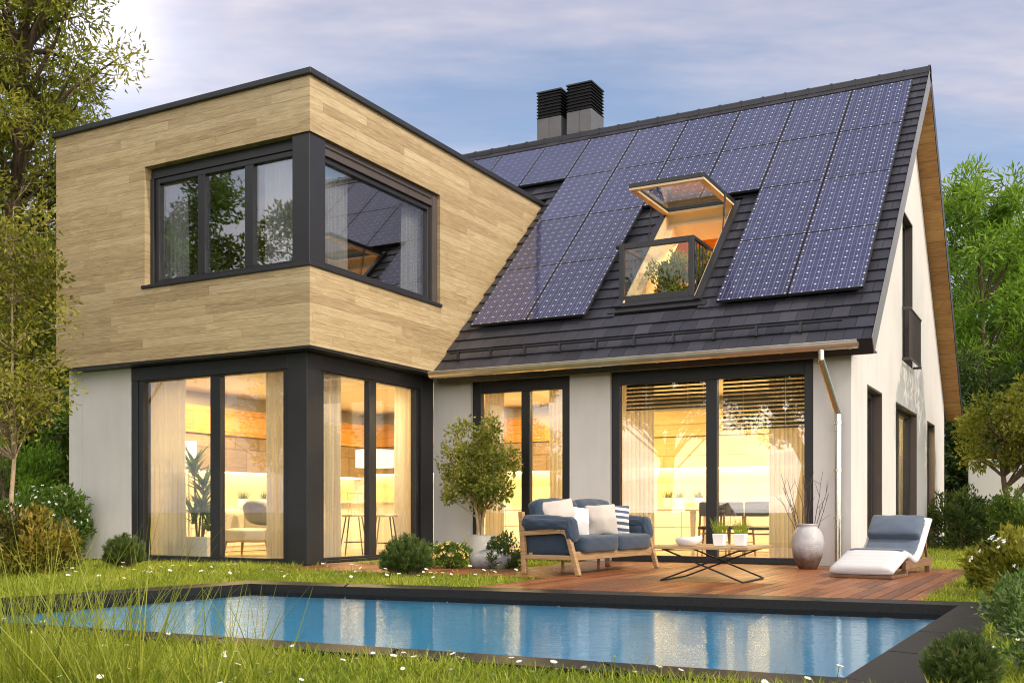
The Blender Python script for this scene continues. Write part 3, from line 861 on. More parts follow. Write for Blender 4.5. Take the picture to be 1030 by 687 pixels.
# solar panels: one mesh pair, placed row by row on the slope
PWX, PVL = 1.012, 1.632
mbc = MB(); mbc.box(-0.485, 0.485, -0.798, 0.798, 0.0, 0.036)
cell_me = None
ang = math.atan(SL)
cols = [(-2.478 - PWX * k) for k in range(11)]        # right edges
rows = [1.045 + PVL * k for k in range(4)]
plan = []
for r_ in range(4):
    for k in range(11):
        right = cols[k]; left = right - PWX
        if r_ in (0, 1) and not (k in (0, 1) or k in (4, 5)): continue
        if r_ == 2 and k > 5: continue
        if r_ == 3 and k > 8: continue
        plan.append((r_, (left + right) / 2))
mf = MB()
for x0, x1, y0, y1 in ((-.5, -.485, -.811, .811), (.485, .5, -.811, .811), (-.485, .485, -.811, -.798), (-.485, .485, .798, .811)):
    mf.box(x0, x1, y0, y1, -0.002, 0.04)
mf.box(-.47, .47, -.78, .78, -0.006, -0.001)
first = None
rng = np.random.default_rng(5)
for r_, xc in plan:
    vmid = rows[r_] + PVL / 2
    p = rp(xc, vmid, 0.085)
    loc = (p[0] - HO[0], p[1] - HO[1], p[2] - HO[2])
    if first is None:
        o = mbc.build('solar_panel', M['cells'], house)
        fr = mf.build('panel_frame', M['pv_frame'], o, bevel=0.002)
        first = o
    else:
        o = first.copy(); col.objects.link(o); o.parent = house
        fr2 = fr.copy(); col.objects.link(fr2); fr2.parent = o
    o.location = loc
    o.rotation_euler = (ang + rng.normal(0, 0.0015), rng.normal(0, 0.0015), 0)
# mounting rails under the panels
mb = H()
for a, b, rr in ((-2.6, -4.45, (0, 1)), (-6.6, -8.55, (0, 1)), (-2.6, -8.5, (2,)), (-2.6, -11.4, (3,))):
    for r_ in rr:
        for dv in (0.35, 1.28):
            p0 = rp(a, rows[r_] + dv, 0.055); p1 = rp(b, rows[r_] + dv, 0.055)
            mb.bar(p0, p1, 0.04, 0.04, (0, -sn_, cs_))
mb.build('mounting_rail', M['metal'], roof)

# --- roof balcony window
cab = H()
for x0, x1 in ((CX0 - .10, CX0), (CX1, CX1 + .10)):
    slab(cab, x0, x1, CV0 - .10, CV1 + .12, -0.02, 0.085)
slab(cab, CX0, CX1, CV1, CV1 + .12, -0.02, 0.085)
slab(cab, CX0, CX1, CV0 - .10, CV0, -0.02, 0.07)
slab(cab, CX0 - .2, CX1 + .2, CV0 - .2, CV0 - .1, -0.02, 0.035)
cabo = hb(cab, 'roof_window', M['metal'], 0.005, label='roof balcony window with its top sash open and a railing')
mb = H()
for x0, x1 in ((CX0, CX0 + .02), (CX1 - .02, CX1)):
    slab(mb, x0, x1, CV0, CV1, -0.42, 0.07)
slab(mb, CX0 + .02, CX1 - .02, CV1 - .02, CV1, -0.42, 0.07)
slab(mb, CX0 + .02, CX0 + .12, CV0, CV1 - .02, -0.42, -0.10)
slab(mb, CX1 - .08, CX1 - .02, CV0, CV1 - .02, -0.42, -0.10)
slab(mb, CX0 + .12, CX1 - .08, CV1 - .12, CV1 - .02, -0.42, -0.10)
mb.build('inner_lining', M['jamb'], cabo)
# upper sash, swung up until it is level
HZ = 5.69; HY = 16.60; SY = 14.95; SX0, SX1 = -6.06, -4.86
mb = H()
mb.box(SX0, SX0 + .075, SY, HY, HZ, HZ + .07); mb.box(SX1 - .075, SX1, SY, HY, HZ, HZ + .07)
mb.box(SX0 + .075, SX1 - .075, SY, SY + .08, HZ, HZ + .07); mb.box(SX0 + .075, SX1 - .075, HY - .16, HY, HZ, HZ + .07)
sash = mb.build('sash', M['metal'], cabo, bevel=0.006)
mb = H()
mb.box(SX0 + .005, SX0 + .10, SY + .01, HY - .01, HZ - .035, HZ - .002); mb.box(SX1 - .10, SX1 - .005, SY + .01, HY - .01, HZ - .035, HZ - .002)
mb.box(SX0 + .10, SX1 - .10, SY + .01, SY + .10, HZ - .035, HZ - .002); mb.box(SX0 + .10, SX1 - .10, HY - .15, HY - .01, HZ - .035, HZ - .002)
mb.build('inner_lining', M['jamb'], cabo)
mb = H(); mb.box(SX0 + .07, SX1 - .07, SY + .075, HY - .155, HZ + .03, HZ + .045)
mb.build('pane', M['glass_thin'], cabo)
for x in (SX0 - .012, SX1 + .012):
    mb = H(); p = rp(x, CV1 - 0.98, 0.07)
    mb.tube([(x, HY - .62, HZ + .01), p], 0.010, 6); mb.tube([(x, HY - .62, HZ + .01), ((x + p[0]) / 2, (HY - .62 + p[1]) / 2, (HZ + .01 + p[2]) / 2)], 0.016, 6)
    mb.build('strut', M['black'], cabo)
mb = H()
mb.tube([(-5.62, SY + .09, HZ - .03), (-5.62, SY + .09, HZ - .09), (-5.60, SY + .20, HZ - .10)], 0.012, 6)
mb.build('strut', M['black'], cabo)
# front railing panel
bz0, bz1, by = 3.87, 4.765, 14.66
bx0, bx1 = -6.10, -4.92
mb = H()
mb.box(bx0, bx0 + .085, by, by + .055, bz0, bz1); mb.box(bx1 - .085, bx1, by, by + .055, bz0, bz1)
mb.box(bx0 + .085, bx1 - .085, by, by + .055, bz1 - .085, bz1); mb.box(bx0 + .085, bx1 - .085, by, by + .055, bz0, bz0 + .10)
mb.box(bx1 - .05, bx1, by + .055, 15.60, bz1 - .05, bz1); mb.box(bx0, bx0 + .05, by + .055, 15.60, bz1 - .05, bz1)
for x in (bx1 - .03, bx0 + .012):
    for k in range(5):
        y = by + .17 + k * .155
        mb.box(x, x + .018, y, y + .022, roof_z(y) + .02, bz1 - .05)
mb.tube([(bx0 - .05, by + .03, bz1 - .03), (bx0, by + .03, bz1 - .03)], 0.035, 8)
rail = mb.build('railing', M['metal'], cabo, bevel=0.005)
mb = H(); mb.box(bx0 + .08, bx1 - .08, by + .02, by + .034, bz0 + .09, bz1 - .08); mb.build('pane', M['glass_thin'], cabo)
# attic room behind it
mb = H()
AX0, AX1, AY0, AY1 = -7.6, -3.6, 14.75, 18.3
def attic_top(y): return roof_z(y) - UND - 0.05
mb.box(AX0, AX1, AY1, AY1 + .08, 3.3, attic_top(AY1))
for xa in (AX0 - .08, AX1):
    mb.prism([(xa, AY0, 3.3), (xa, AY1, 3.3), (xa, AY1, attic_top(AY1)), (xa, AY0, attic_top(AY0))], (.08, 0, 0))
mb.hexa([(AX0, AY0, 3.3), (AX1, AY0, 3.3), (AX1, AY0 + .05, 3.3), (AX0, AY0 + .05, 3.3), (AX0, AY0, 3.60), (AX1, AY0, 3.60), (AX1, AY0 + .05, 3.60), (AX0, AY0 + .05, 3.60)])
vA, vB = (AY0 - E0) / cs_ - .2, (AY1 - E0) / cs_ - .1
slab(mb, AX0, CX0, vA, vB, -.25, -.205); slab(mb, CX1, AX1, vA, vB, -.25, -.205); slab(mb, CX0, CX1, CV1, vB, -.25, -.205)
hb(mb, 'attic_wall', M['orange_wood'])
mb = H(); mb.box(AX0, AX1, 14.42, AY1, 3.2, 3.29); hb(mb, 'attic_floor', M['floor'])
# --- interior shell, ground floor
mb = H(); mb.box(XL + .3, XG - .3, 14.41, YB - .3, -0.02, 0.02); mb.box(XL + .3, -9.08, 11.28, 14.405, -0.02, 0.02); mb.box(-9.08, XG - .3, 14.27, 14.405, -0.02, 0.02)
hb(mb, 'room_floor', M['floor'])
mb = H(); mb.box(XL + .3, XG - .3, 14.41, 18.6, 2.80, 2.86); mb.box(XL + .3, -9.08, 11.16, 14.405, 2.80, 2.86)
hb(mb, 'room_ceiling', M['ceil'])
mb = H(); mb.box(XL + .3, XG - .3, 18.5, 18.6, 0.02, 2.8)
hb(mb, 'room_wall', M['ceil'])
# ------------------------------------------------------------------ interior
def curtain(p0, p1, z0, z1, label, mat='sheer', wave=0.035, folds=9, seed=0, group='curtains behind the windows'):
    """hanging cloth from plan point p0 to p1"""
    rng = np.random.default_rng(seed)
    a = np.array(p0); b = np.array(p1); L = np.linalg.norm(b - a); d = (b - a) / L; nrm = np.array([-d[1], d[0]])
    n = folds * 10; nz = 12
    ph = np.cumsum(rng.uniform(0.7, 1.3, n + 1)) * 2 * math.pi * folds / n
    amp = wave * rng.uniform(0.7, 1.2)
    o = tag(bpy.data.objects.new('curtain', None), None)
    V = []; F = []
    for th in (0.0, 0.004):
        for j in range(nz + 1):
            fz = j / nz
            for i in range(n + 1):
                s = i / n
                k = amp * (0.55 + 0.45 * (1 - fz)) * math.sin(ph[i]) + 0.012 * math.sin(3 * fz + ph[i] * .3)
                q = a + d * (s * L) + nrm * (k + th)
                V.append((q[0] - a[0], q[1] - a[1], (z1 - z0) * fz))
    m = (n + 1) * (nz + 1)
    for t_ in (0, 1):
        for j in range(nz):
            for i in range(n):
                q = [j*(n+1)+i, j*(n+1)+i+1, (j+1)*(n+1)+i+1, (j+1)*(n+1)+i]
                q = [x + t_ * m for x in q]
                F.append(q if t_ == 0 else q[::-1])
    bpy.data.objects.remove(o)
    me = np_mesh('curtain', V, F)
    c = link('curtain', me, M[mat], smooth=True)
    c.location = (a[0], a[1], z0)
    return tag(c, label, 'curtain', group)
cz0, cz1 = 0.035, 2.78
def sY(p, Y):
    d = FW + RT * (p - 515) / FOC; return (float(d[0] * Y / d[1]), Y)
def sX(p, X):
    d = FW + RT * (p - 515) / FOC; return (X, float(d[1] * X / d[0]))
def cur(fn, p0, p1, k, z0, z1, label, mat='sheer', **kw): curtain(fn(p0, k), fn(p1, k), z0, z1, label, mat, **kw)
cur(sY, 150, 186, 11.27, cz0, cz1, 'sheer curtain at the left end of the wide ground floor window under the wooden wing', seed=1, folds=8)
cur(sY, 267, 294, 11.27, cz0, cz1, 'bunched sheer curtain left of the dark corner post, ground floor', seed=2, folds=8, wave=.045)
cur(sX, 323, 342.5, -9.36, cz0, cz1, 'cream curtain right of the dark corner post in the ground floor side window', seed=3, folds=7)
cur(sX, 398, 422, -9.36, cz0, cz1, 'cream curtain behind the round pine bush, far end of the ground floor side window', seed=4, folds=7)
cur(sY, 487, 507, 14.50, cz0, cz1, 'narrow curtain behind the potted tree at the left of the two leaf terrace door', seed=5, folds=5)
cur(sY, 552, 575, 14.50, cz0, cz1, 'narrow curtain above the sofa at the right of the two leaf terrace door', seed=6, folds=6)
cur(sY, 625, 658, 14.53, cz0, cz1, 'curtain under the short blind at the left of the wide terrace door', seed=7, folds=8)
cur(sY, 773, 817, 14.53, cz0, cz1, 'wide curtain beside the clay vase under the long blind', seed=8, folds=10)
cur(sY, 158, 188, 11.06, 3.95, 5.62, 'white drape in the left pane of the three part upper window', 'drape', seed=9, folds=7)
cur(sY, 265, 296, 11.06, 3.95, 5.62, 'white drape in the right pane of the three part upper window', 'drape', seed=10, folds=7)
cur(sX, 322, 349, -9.10, 3.95, 5.62, 'white drape at the corner end of the upper side window', 'drape', seed=11, folds=7)
cur(sX, 405, 430, -9.10, 3.95, 5.62, 'white drape at the roof end of the upper side window', 'drape', seed=12, folds=7)
curtain((-2.98, 19.2), (-2.98, 20.3), cz0, 2.5, 'cream curtain inside the middle door of the gable wall', seed=13, folds=7)

# blinds in the wide terrace door
def blind(x0, x1, z0, z1, label):
    e = empty('venetian_blind', ((x0 + x1) / 2, 14.40, z1), label, 'blind', 'venetian blinds')
    O = ((x0 + x1) / 2, 14.40, z1)
    mb = MB(O); z = z1 - .05
    while z > z0:
        mb.hexa([(x0, 14.385, z - .019), (x1, 14.385, z - .019), (x1, 14.415, z + .016), (x0, 14.415, z + .016),
                 (x0, 14.385, z - .015), (x1, 14.385, z - .015), (x1, 14.415, z + .020), (x0, 14.415, z + .020)])
        z -= 0.058
    mb.build('slats', M['slat'], e)
    mb = MB(O); mb.box(x0, x1, 14.37, 14.43, z1 - .03, z1); mb.build('headrail', M['white_paint'], e)
    mb = MB(O); mb.box(x0, x1, 14.385, 14.415, z0 - .03, z0 - .005); mb.build('bottom_rail', M['metal_brown'], e)
    mb = MB(O)
    for f in (.25, .75):
        mb = MB(O); xx = x0 + (x1 - x0) * f; mb.tube([(xx, 14.37, z0), (xx, 14.37, z1)], 0.003, 5); mb.build('cord', M['white_paint'], e)
blind(-5.87, -4.59, 2.24, 2.62, 'short venetian blind pulled down a little behind the left pane of the wide terrace door')
blind(-4.40, -3.22, 1.90, 2.62, 'longer venetian blind behind the right pane of the wide terrace door')

# kitchen along the back wall
KO = (-8.0, 18.2, 0.02)
kit = empty('kitchen_unit', KO, 'long pale fitted kitchen with a glowing stone splashback seen through the windows', 'kitchen')
K = lambda: MB(KO)
mb = K()
x = XL + .35
while x < -3.4:
    for z0, z1 in ((0.12, 0.43), (0.44, 0.755)):
        mb.box(x, x + .89, 17.88, 17.90, z0, z1)
    x += 0.9
mb.build('drawer_front', M['white_paint'], kit, bevel=0.003)
mb = K(); mb.box(XL + .33, -3.1, 17.903, 18.49, 0.03, 0.757); mb.build('base_cabinet', M['white_paint'], kit)
mb = K(); mb.box(XL + .33, -3.1, 17.86, 18.49, 0.76, 0.795); mb.build('worktop', M['white_paint'], kit, bevel=0.004)
mb = K(); mb.box(XL + .33, -3.1, 18.47, 18.495, 0.797, 1.50); mb.build('splashback', M['splash'], kit)
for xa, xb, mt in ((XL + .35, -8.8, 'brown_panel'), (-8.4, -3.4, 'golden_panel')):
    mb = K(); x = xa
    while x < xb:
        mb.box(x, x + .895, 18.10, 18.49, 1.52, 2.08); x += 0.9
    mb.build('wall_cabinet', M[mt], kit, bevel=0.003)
mb = K(); mb.box(XL + .33, -3.1, 18.30, 18.45, 1.502, 1.517); mb.build('light_strip', M['led'], kit)
mb = K(); mb.box(XL + .33, -8.45, 18.05, 18.49, 2.085, 2.55); mb.build('top_panel', M['orange_wood'], kit)
mb = K(); mb.box(-8.445, -3.1, 18.05, 18.49, 2.085, 2.55); mb.build('top_panel', M['golden_panel'], kit)

# second run of units along the left outer wall
LOO = (XL + .6, 14.2, 0.02)
kit2 = empty('kitchen_unit', LOO, 'kitchen units on the left wall behind the armchair with a glowing splashback', 'kitchen')
K = lambda: MB(LOO)
xi = XL + .302; ya, yb_ = 11.75, 17.8
mb = K(); y = ya
while y < yb_ - .5:
    for z0, z1 in ((0.12, 0.43), (0.44, 0.735)): mb.box(xi + .56, xi + .58, y, y + .89, z0, z1)
    y += .9
mb.build('drawer_front', M['white_paint'], kit2, bevel=0.003)
mb = K(); mb.box(xi + .01, xi + .557, ya, yb_, 0.03, 0.737); mb.build('base_cabinet', M['white_paint'], kit2)
mb = K(); mb.box(xi + .01, xi + .60, ya - .02, yb_, 0.74, 0.775); mb.build('worktop', M['white_paint'], kit2, bevel=0.004)
mb = K(); mb.box(xi + .005, xi + .02, ya, yb_, 0.777, 1.40); mb.build('splashback', M['splash'], kit2)
mb = K(); y = ya
while y < yb_ - .5:
    mb.box(xi + .01, xi + .38, y, y + .895, 1.43, 2.05); y += .9
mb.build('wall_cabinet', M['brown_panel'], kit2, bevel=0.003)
mb = K(); mb.box(xi + .06, xi + .20, ya, yb_, 1.405, 1.425); mb.build('light_strip', M['led'], kit2)
mb = K(); mb.box(xi + .01, xi + .42, ya, yb_, 2.055, 2.52); mb.build('top_panel', M['orange_wood'], kit2)

def grass_pot(name, loc, label, group, s=1.0, sq=True, n=60, h=0.13, mat='grass', seed=0, potmat='ceramic'):
    e = empty(name, loc, label, 'potted plant', group)
    mb = MB()
    a = 0.042 * s; b = 0.050 * s; hh = 0.10 * s
    mb.hexa([(-a,-a,0),(a,-a,0),(a,a,0),(-a,a,0),(-b,-b,hh),(b,-b,hh),(b,b,hh),(-b,b,hh)])
    mb.build('pot', M[potmat], e, bevel=0.006 * s)
    rng = np.random.default_rng(seed)
    P = np.c_[rng.uniform(-a, a, n), rng.uniform(-a, a, n), np.full(n, hh)]
    D = np.c_[P[:, 0] * 6 + rng.normal(0, .18, n), P[:, 1] * 6 + rng.normal(0, .18, n), np.ones(n)]
    V, F, tt = blades(P, D, rng.uniform(.6, 1.1, n) * h * s, 0.004 * s, rng, 0.02 * s)
    link('grass', np_mesh('grass', V, F, tt), M[mat], e)
    return e
def blades(P, D, L, W, rng, bend, seg=3):
    """curved tapering grass blades as strips; returns verts, quads, tint"""
    n = len(P)
    D = D / np.linalg.norm(D, axis=1, keepdims=True)
    th = rng.uniform(0, 2 * np.pi, n)
    S = np.c_[np.cos(th), np.sin(th), np.zeros(n)]
    B = np.c_[np.cos(th + 1.57), np.sin(th + 1.57), np.zeros(n)]
    L = np.broadcast_to(L, (n,)); W = np.broadcast_to(W, (n,)); bend = np.broadcast_to(bend, (n,))
    rows_ = []
    for k in range(seg + 1):
        f = k / seg
        c = P + D * (L * f)[:, None] + B * (bend * f * f)[:, None]
        c[:, 2] -= bend * 0.35 * f ** 3
        w_ = W * (1 - f) ** 0.7 if k < seg else W * 0.06
        rows_.append(c - S * (w_ / 2)[:, None]); rows_.append(c + S * (w_ / 2)[:, None])
    V = np.stack(rows_, 1).reshape(-1, 3)
    base = np.arange(n)[:, None] * (2 * (seg + 1))
    F = np.concatenate([base + np.array([[2*k, 2*k+1, 2*k+3, 2*k+2]]) for k in range(seg)], 1).reshape(-1, 4)
    tt = np.repeat(np.clip(rng.normal(.5, .2, n), 0, 1), seg)
    return V, F, tt
def on_line(px_, Y):       # plan point on the sight line of photo column px_ at depth coordinate Y
    d = FW + RT * (px_ - 515) / FOC
    return float(d[0] * Y / d[1]), Y
for i, (p, lab) in enumerate(((672, 'left one of three small grass pots on the kitchen worktop behind the wide terrace door'), (683.5, 'middle one of three small grass pots on the kitchen worktop behind the wide terrace door'), (703, 'right one of three small grass pots on the kitchen worktop, nearest the dining chairs'),
                  (245, 'left one of two small plants on the worktop above the white armchair'), (265, 'right one of two small plants on the worktop above the white armchair'))):
    x, y = on_line(p, 18.1); z = 0.816
    if p < 300:
        d = FW + RT * (p - 515) / FOC; x = XL + .62; y = float(d[1] * x / d[0]); z = 0.796
    grass_pot('potted_grass', (x, y, z), lab, 'small pots on the kitchen worktop', 1.5, h=.13, mat='leaf_indoor', n=90, seed=i)

# pendant lamp over the bar
lx, ly = at(377, 17.3)
e = empty('pendant_lamp', (lx, ly, 1.45), 'large glowing white drum pendant lamp behind the side window', 'lamp')
mb = MB(); mb.lathe([(0.315, 0.0), (0.318, 0.0), (0.318, 0.29), (0.315, 0.29), (0.30, 0.285), (0.30, 0.005)], n=40); mb.build('lamp_shade', M['lamp_glow'], e, smooth=True)
mb = MB(); mb.tube([(0, 0, 0.2), (0, 0, 1.35)], 0.006, 6); mb.tube([(-.3, 0, .27), (.3, 0, .27)], .006, 6); mb.build('cord', M['metal'], e)
# floor lamp
lx, ly = at(190, 16.6)
e = empty('floor_lamp', (lx, ly, 0.02), 'cream floor lamp with a tall cylinder shade beside the dracaena', 'lamp')
mb = MB(); mb.lathe([(0.13, 1.40), (0.135, 1.40), (0.12, 1.82), (0.115, 1.82)], n=24); mb.build('lamp_shade', M['lamp_glow'], e, smooth=True)
mb = MB(); mb.tube([(0, 0, 0.02), (0, 0, 1.5)], 0.012, 8); mb.lathe([(.15, 0), (.15, .02), (.02, .03)], n=24); mb.build('stand', M['steel'], e)

# dracaena in a white box
dx, dy = at(200, 15.9)
e = empty('dracaena', (dx, dy, 0.02), 'dark leaved dracaena in a white planter box behind the left ground floor pane', 'plant')
mb = MB(); mb.box(-.33, .33, -.17, .17, 0, .32); mb.build('planter', M['ceramic'], e, bevel=0.01)
mb = MB(); rng = np.random.default_rng(21); VV = []; FF = []; TT = []; nv = 0
for hx, hy, hh in ((-.1, 0, 1.45), (.05, .05, 1.15), (.12, -.05, .85), (-.15, .03, .72), (.2, .0, .62)):
    mb.tube([(hx * .4, hy, .3), (hx * .7, hy, .3 + hh * .4), (hx, hy, hh)], [.018, .016, .012], 6)
    n = 46
    P = np.tile([hx, hy, hh - .12], (n, 1)) + np.c_[np.zeros(n), np.zeros(n), rng.uniform(-.1, .14, n)]
    az = rng.uniform(0, 6.28, n); el = rng.uniform(-.1, 1.2, n)
    D = np.c_[np.cos(az) * np.cos(el), np.sin(az) * np.cos(el), np.sin(el)]
    V, F, tt = blades(P, D, rng.uniform(.28, .46, n), 0.06, rng, 0.09, 4)
    VV.append(V); FF.append(F + nv); TT.append(tt); nv += len(V)
mb.build('stem', M['bark'], e)
link('leaves', np_mesh('leaves', np.concatenate(VV), np.concatenate(FF), np.concatenate(TT)), M['leaf_mid'], e)

# white armchair with grey cushion
ax, ay = at(256, 16.6)
AO = (ax, ay, 0.02)
e = empty('armchair', AO, 'white upholstered armchair behind the left window of the wing', 'armchair', rz=R(18))
mb = MB(); mb.cushion((0, 0, .33), (.8, .75, .2), .4, .2); mb.build('seat', M['cream_fab'], e, smooth=True)
mb = MB(); mb.cushion((-.40, .0, .47), (.16, .8, .5), .5, .2); mb.cushion((.44, 0, .40), (.13, .78, .38), .5, .2); mb.cushion((0, .38, .52), (.8, .16, .56), .5, .2); mb.build('backrest', M['cream_fab'], e, smooth=True)
for sx in (-.34, .34):
    for sy in (-.3, .3):
        mb = MB(); mb.tube([(sx, sy, .24), (sx * 1.1, sy * 1.1, 0)], [.025, .015], 8); mb.build('leg', M['oak'], e)
mb = MB(); mb.cushion((0, 0, 0), (.46, .16, .34), .8, .6, Euler((.5, .1, .1)).to_matrix())
c = mb.build('cushion', M['grey_fab'], smooth=True); c.location = (ax + .06, ay + .02, .70)
tag(c, 'grey brown cushion lying in the white armchair', 'cushion')

# bar stools
def stool(px_, d, label, rz):
    x, y = at(px_, d)
    e = empty('bar_stool', (x, y, 0.02), label, 'bar stool', 'bar stools in the side window', rz)
    mb = MB(); mb.lathe([(.02, .62), (.19, .62), (.20, .64), (.19, .66), (.02, .66)], n=20); mb.build('seat', M['jamb'], e, smooth=True)
    mb = MB()
    for k in range(7):
        a = -0.7 + 1.4 * k / 6
        mb.tube([(.18 * math.sin(a), .18 * math.cos(a), .65), (.24 * math.sin(a), .25 * math.cos(a), 1.0)], .006, 5)
    mb.tube([(.24 * math.sin(-.7 + 1.4 * k / 10), .25 * math.cos(-.7 + 1.4 * k / 10), 1.0) for k in range(11)], .010, 6)
    mb.build('backrest', M['jamb'], e)
    for sx in (-1, 1):
        for sy in (-1, 1):
            mb = MB(); mb.tube([(sx * .10, sy * .10, .63), (sx * .19, sy * .19, 0)], .011, 6); mb.build('leg', M['metal_brown'], e)
    mb = MB(); mb.tube([(.15 * math.cos(a), .15 * math.sin(a), .22) for a in np.linspace(0, 6.28, 17)], .008, 6); mb.build('foot_ring', M['metal_brown'], e)
stool(356, 16.4, 'wire legged bar stool below the pendant lamp, left pane of the side window', .4)
stool(387, 15.9, 'bar stool with a spindle back in the right pane of the side window', 2.4)
# bar counter
bx, by_ = at(352, 18.2)
e = empty('bar_counter', (bx, by_, .02), 'pale breakfast bar behind the stools', 'counter')
mb = MB(); mb.box(-1.0, .9, -.3, .3, 0, .84); mb.build('base', M['white_paint'], e)
mb = MB(); mb.box(-1.05, .95, -.36, .36, .842, .88); mb.build('worktop', M['white_paint'], e, bevel=.004)

# dining table and three chairs behind the right pane
tx, ty = on_line(752, 16.55)
e = empty('dining_table', (tx, ty, .02), 'white dining table behind the dark chairs', 'table')
mb = MB(); mb.box(-.9, .9, -.42, .42, .71, .74); mb.build('tabletop', M['white_paint'], e, bevel=.004)
for sx in (-1, 1):
    for sy in (-1, 1):
        mb = MB(); mb.hexa([(sx*.8-.02, sy*.34-.02, 0), (sx*.8+.02, sy*.34-.02, 0), (sx*.8+.02, sy*.34+.02, 0), (sx*.8-.02, sy*.34+.02, 0), (sx*.8-.04, sy*.34-.04, .708), (sx*.8+.04, sy*.34-.04, .708), (sx*.8+.04, sy*.34+.04, .708), (sx*.8-.04, sy*.34+.04, .708)]); mb.build('leg', M['white_paint'], e)
def dining_chair(px_, Y, label, rz):
    x, y = on_line(px_, Y)
    e = empty('dining_chair', (x, y, .02), label, 'chair', 'dark dining chairs', rz)
    mb = MB(); mb.cushion((0, 0, .45), (.44, .42, .05), .8, .2); mb.build('seat', M['black'], e, smooth=True)
    mb = MB(); mb.cushion((0, -.21, .74), (.38, .05, .22), .9, .1); mb.build('backrest', M['slat'], e, smooth=True)
    for sx in (-1, 1):
        for sy, top in ((-1, .82), (1, .43)):
            mb = MB(); mb.tube([(sx * .17, sy * .18, top), (sx * .19, sy * .19, .43), (sx * .22, sy * .22, 0)], [.015, .018, .012], 8); mb.build('leg', M['oak'], e)
    mb = MB()
    for s in (-1, 1): mb.tube([(s * .2, -.2, .22), (s * .2, .2, .22)], .009, 6); mb.tube([(-.19, s*.19, .36), (.19, s*.19, .36)], .009, 6)
    mb.build('stretcher', M['oak'], e)
dining_chair(718, 15.7, 'dark dining chair partly behind the dark centre post of the wide terrace door', .15)
dining_chair(741, 16.0, 'middle one of the three dark dining chairs, set furthest back', -.1)
dining_chair(763, 15.55, 'dark dining chair in front, nearest the curtain beside the vase', .2)

# olive bush standing in the attic room
# room lamps (lit in the photograph)
def lamp(loc, power, size, color, name='ceiling_lamp_light'):
    l = bpy.data.lights.new(name, 'AREA'); l.energy = power; l.size = size; l.color = color; l.shape = 'DISK'
    o = bpy.data.objects.new(name, l); col.objects.link(o); o.location = loc
    return o
WARM = (1.0, 0.73, 0.33)
for p, e_ in (((-12.2, 13.0), 95), ((-10.3, 13.4), 90), ((-11.6, 16.6), 80), ((-9.0, 16.6), 110), ((-6.9, 16.4), 95), ((-4.4, 16.5), 120)):
    lamp((p[0], p[1], 2.76), e_, 0.35, WARM)
lamp((-4.6, 17.2, 5.5), 230, 0.4, (1.0, 0.76, 0.38), 'attic_lamp_light')
lamp((-3.6, 20.4, 2.6), 120, 0.5, WARM)
lamp((-3.4, 22.6, 2.6), 60, 0.5, WARM)
# inner wall behind the kitchen keeps the gable rooms apart; rear room floor is part of the house
# ------------------------------------------------------------------ terrace furniture
# sofa; local x = depth (front at +x), y = length
SR = R(-4.5)
SO = (-5.62, 10.60, 0.0)
sofa = empty('sofa', SO, 'blue two seat garden sofa with a pale oak frame', 'sofa', rz=SR)
SLn = 2.10
def arm_frame(y0):
    mb = MB(); y1 = y0 + .055
    mb.hexa([(.0, y0, 0), (.06, y0, 0), (.06, y1, 0), (.0, y1, 0), (-.05, y0, .72), (.015, y0, .72), (.015, y1, .72), (-.05, y1, .72)])
    path = [(.02, .47), (.52, .50), (.575, .485), (.605, .45), (.74, .0)]
    pts = [(p[0], (y0 + y1) / 2, p[1]) for p in path]
    for a, b in zip(pts[:-1], pts[1:]): mb.bar(a, b, .055, .06, (0, 1, 0))
    mb.bar((.04, (y0 + y1) / 2, .20), (.66, (y0 + y1) / 2, .20), .05, .055)
    return mb
for y in (0.0, SLn - .055):
    arm_frame(y).build('arm_frame', M['oak'], sofa, bevel=.008)
mb = MB(); mb.box(.64, .68, .056, SLn - .056, .17, .27); mb.box(.06, .10, .056, SLn - .056, .17, .25)
for y in (.5, 1.0, 1.4): mb.box(.10, .64, y, y + .06, .20, .235)
mb.build('front_rail', M['oak'], sofa, bevel=.006)
for y in (.6, SLn - .6):
    mb = MB(); mb.tube([(.2, y, .19), (.2, y, 0)], .02, 8); mb.build('leg', M['oak'], sofa)
for k in range(2):
    y = .16 + (SLn - .32) / 4 * (1 + 2 * k)
    mb = MB(); mb.cushion((.40, y, .345), (.66, (SLn - .32) / 2 - .01, .19), .45, .16, n=12, seed=k, wr=.004); mb.build('seat_cushion', M['blue'], sofa, smooth=True)
    mb = MB(); mb.cushion((.10, y, .635), (.19, (SLn - .28) / 2 - .01, .44), .6, .3, Euler((0, -.22, 0)).to_matrix(), n=12, seed=4 + k, wr=.006); mb.build('back_cushion', M['blue'], sofa, smooth=True)
for k, y in enumerate((.085, SLn - .085)):
    mb = MB()
    mb.cushion((.31, y, .58), (.67, .19, .16), .8, .25, Euler((0, .05, 0)).to_matrix(), n=14, seed=8 + k, wr=.006)
    mb.cushion((.61, y, .515), (.12, .17, .27), .8, .2, Euler((0, -.2, 0)).to_matrix(), n=12, seed=11 + k, wr=.004)
    mb.cushion((.29, y + (.055 if k == 0 else -.055), .39), (.60, .12, .32), .5, .3, n=10, seed=14 + k, wr=.004)
    mb.build('armrest', M['blue'], sofa, smooth=True)
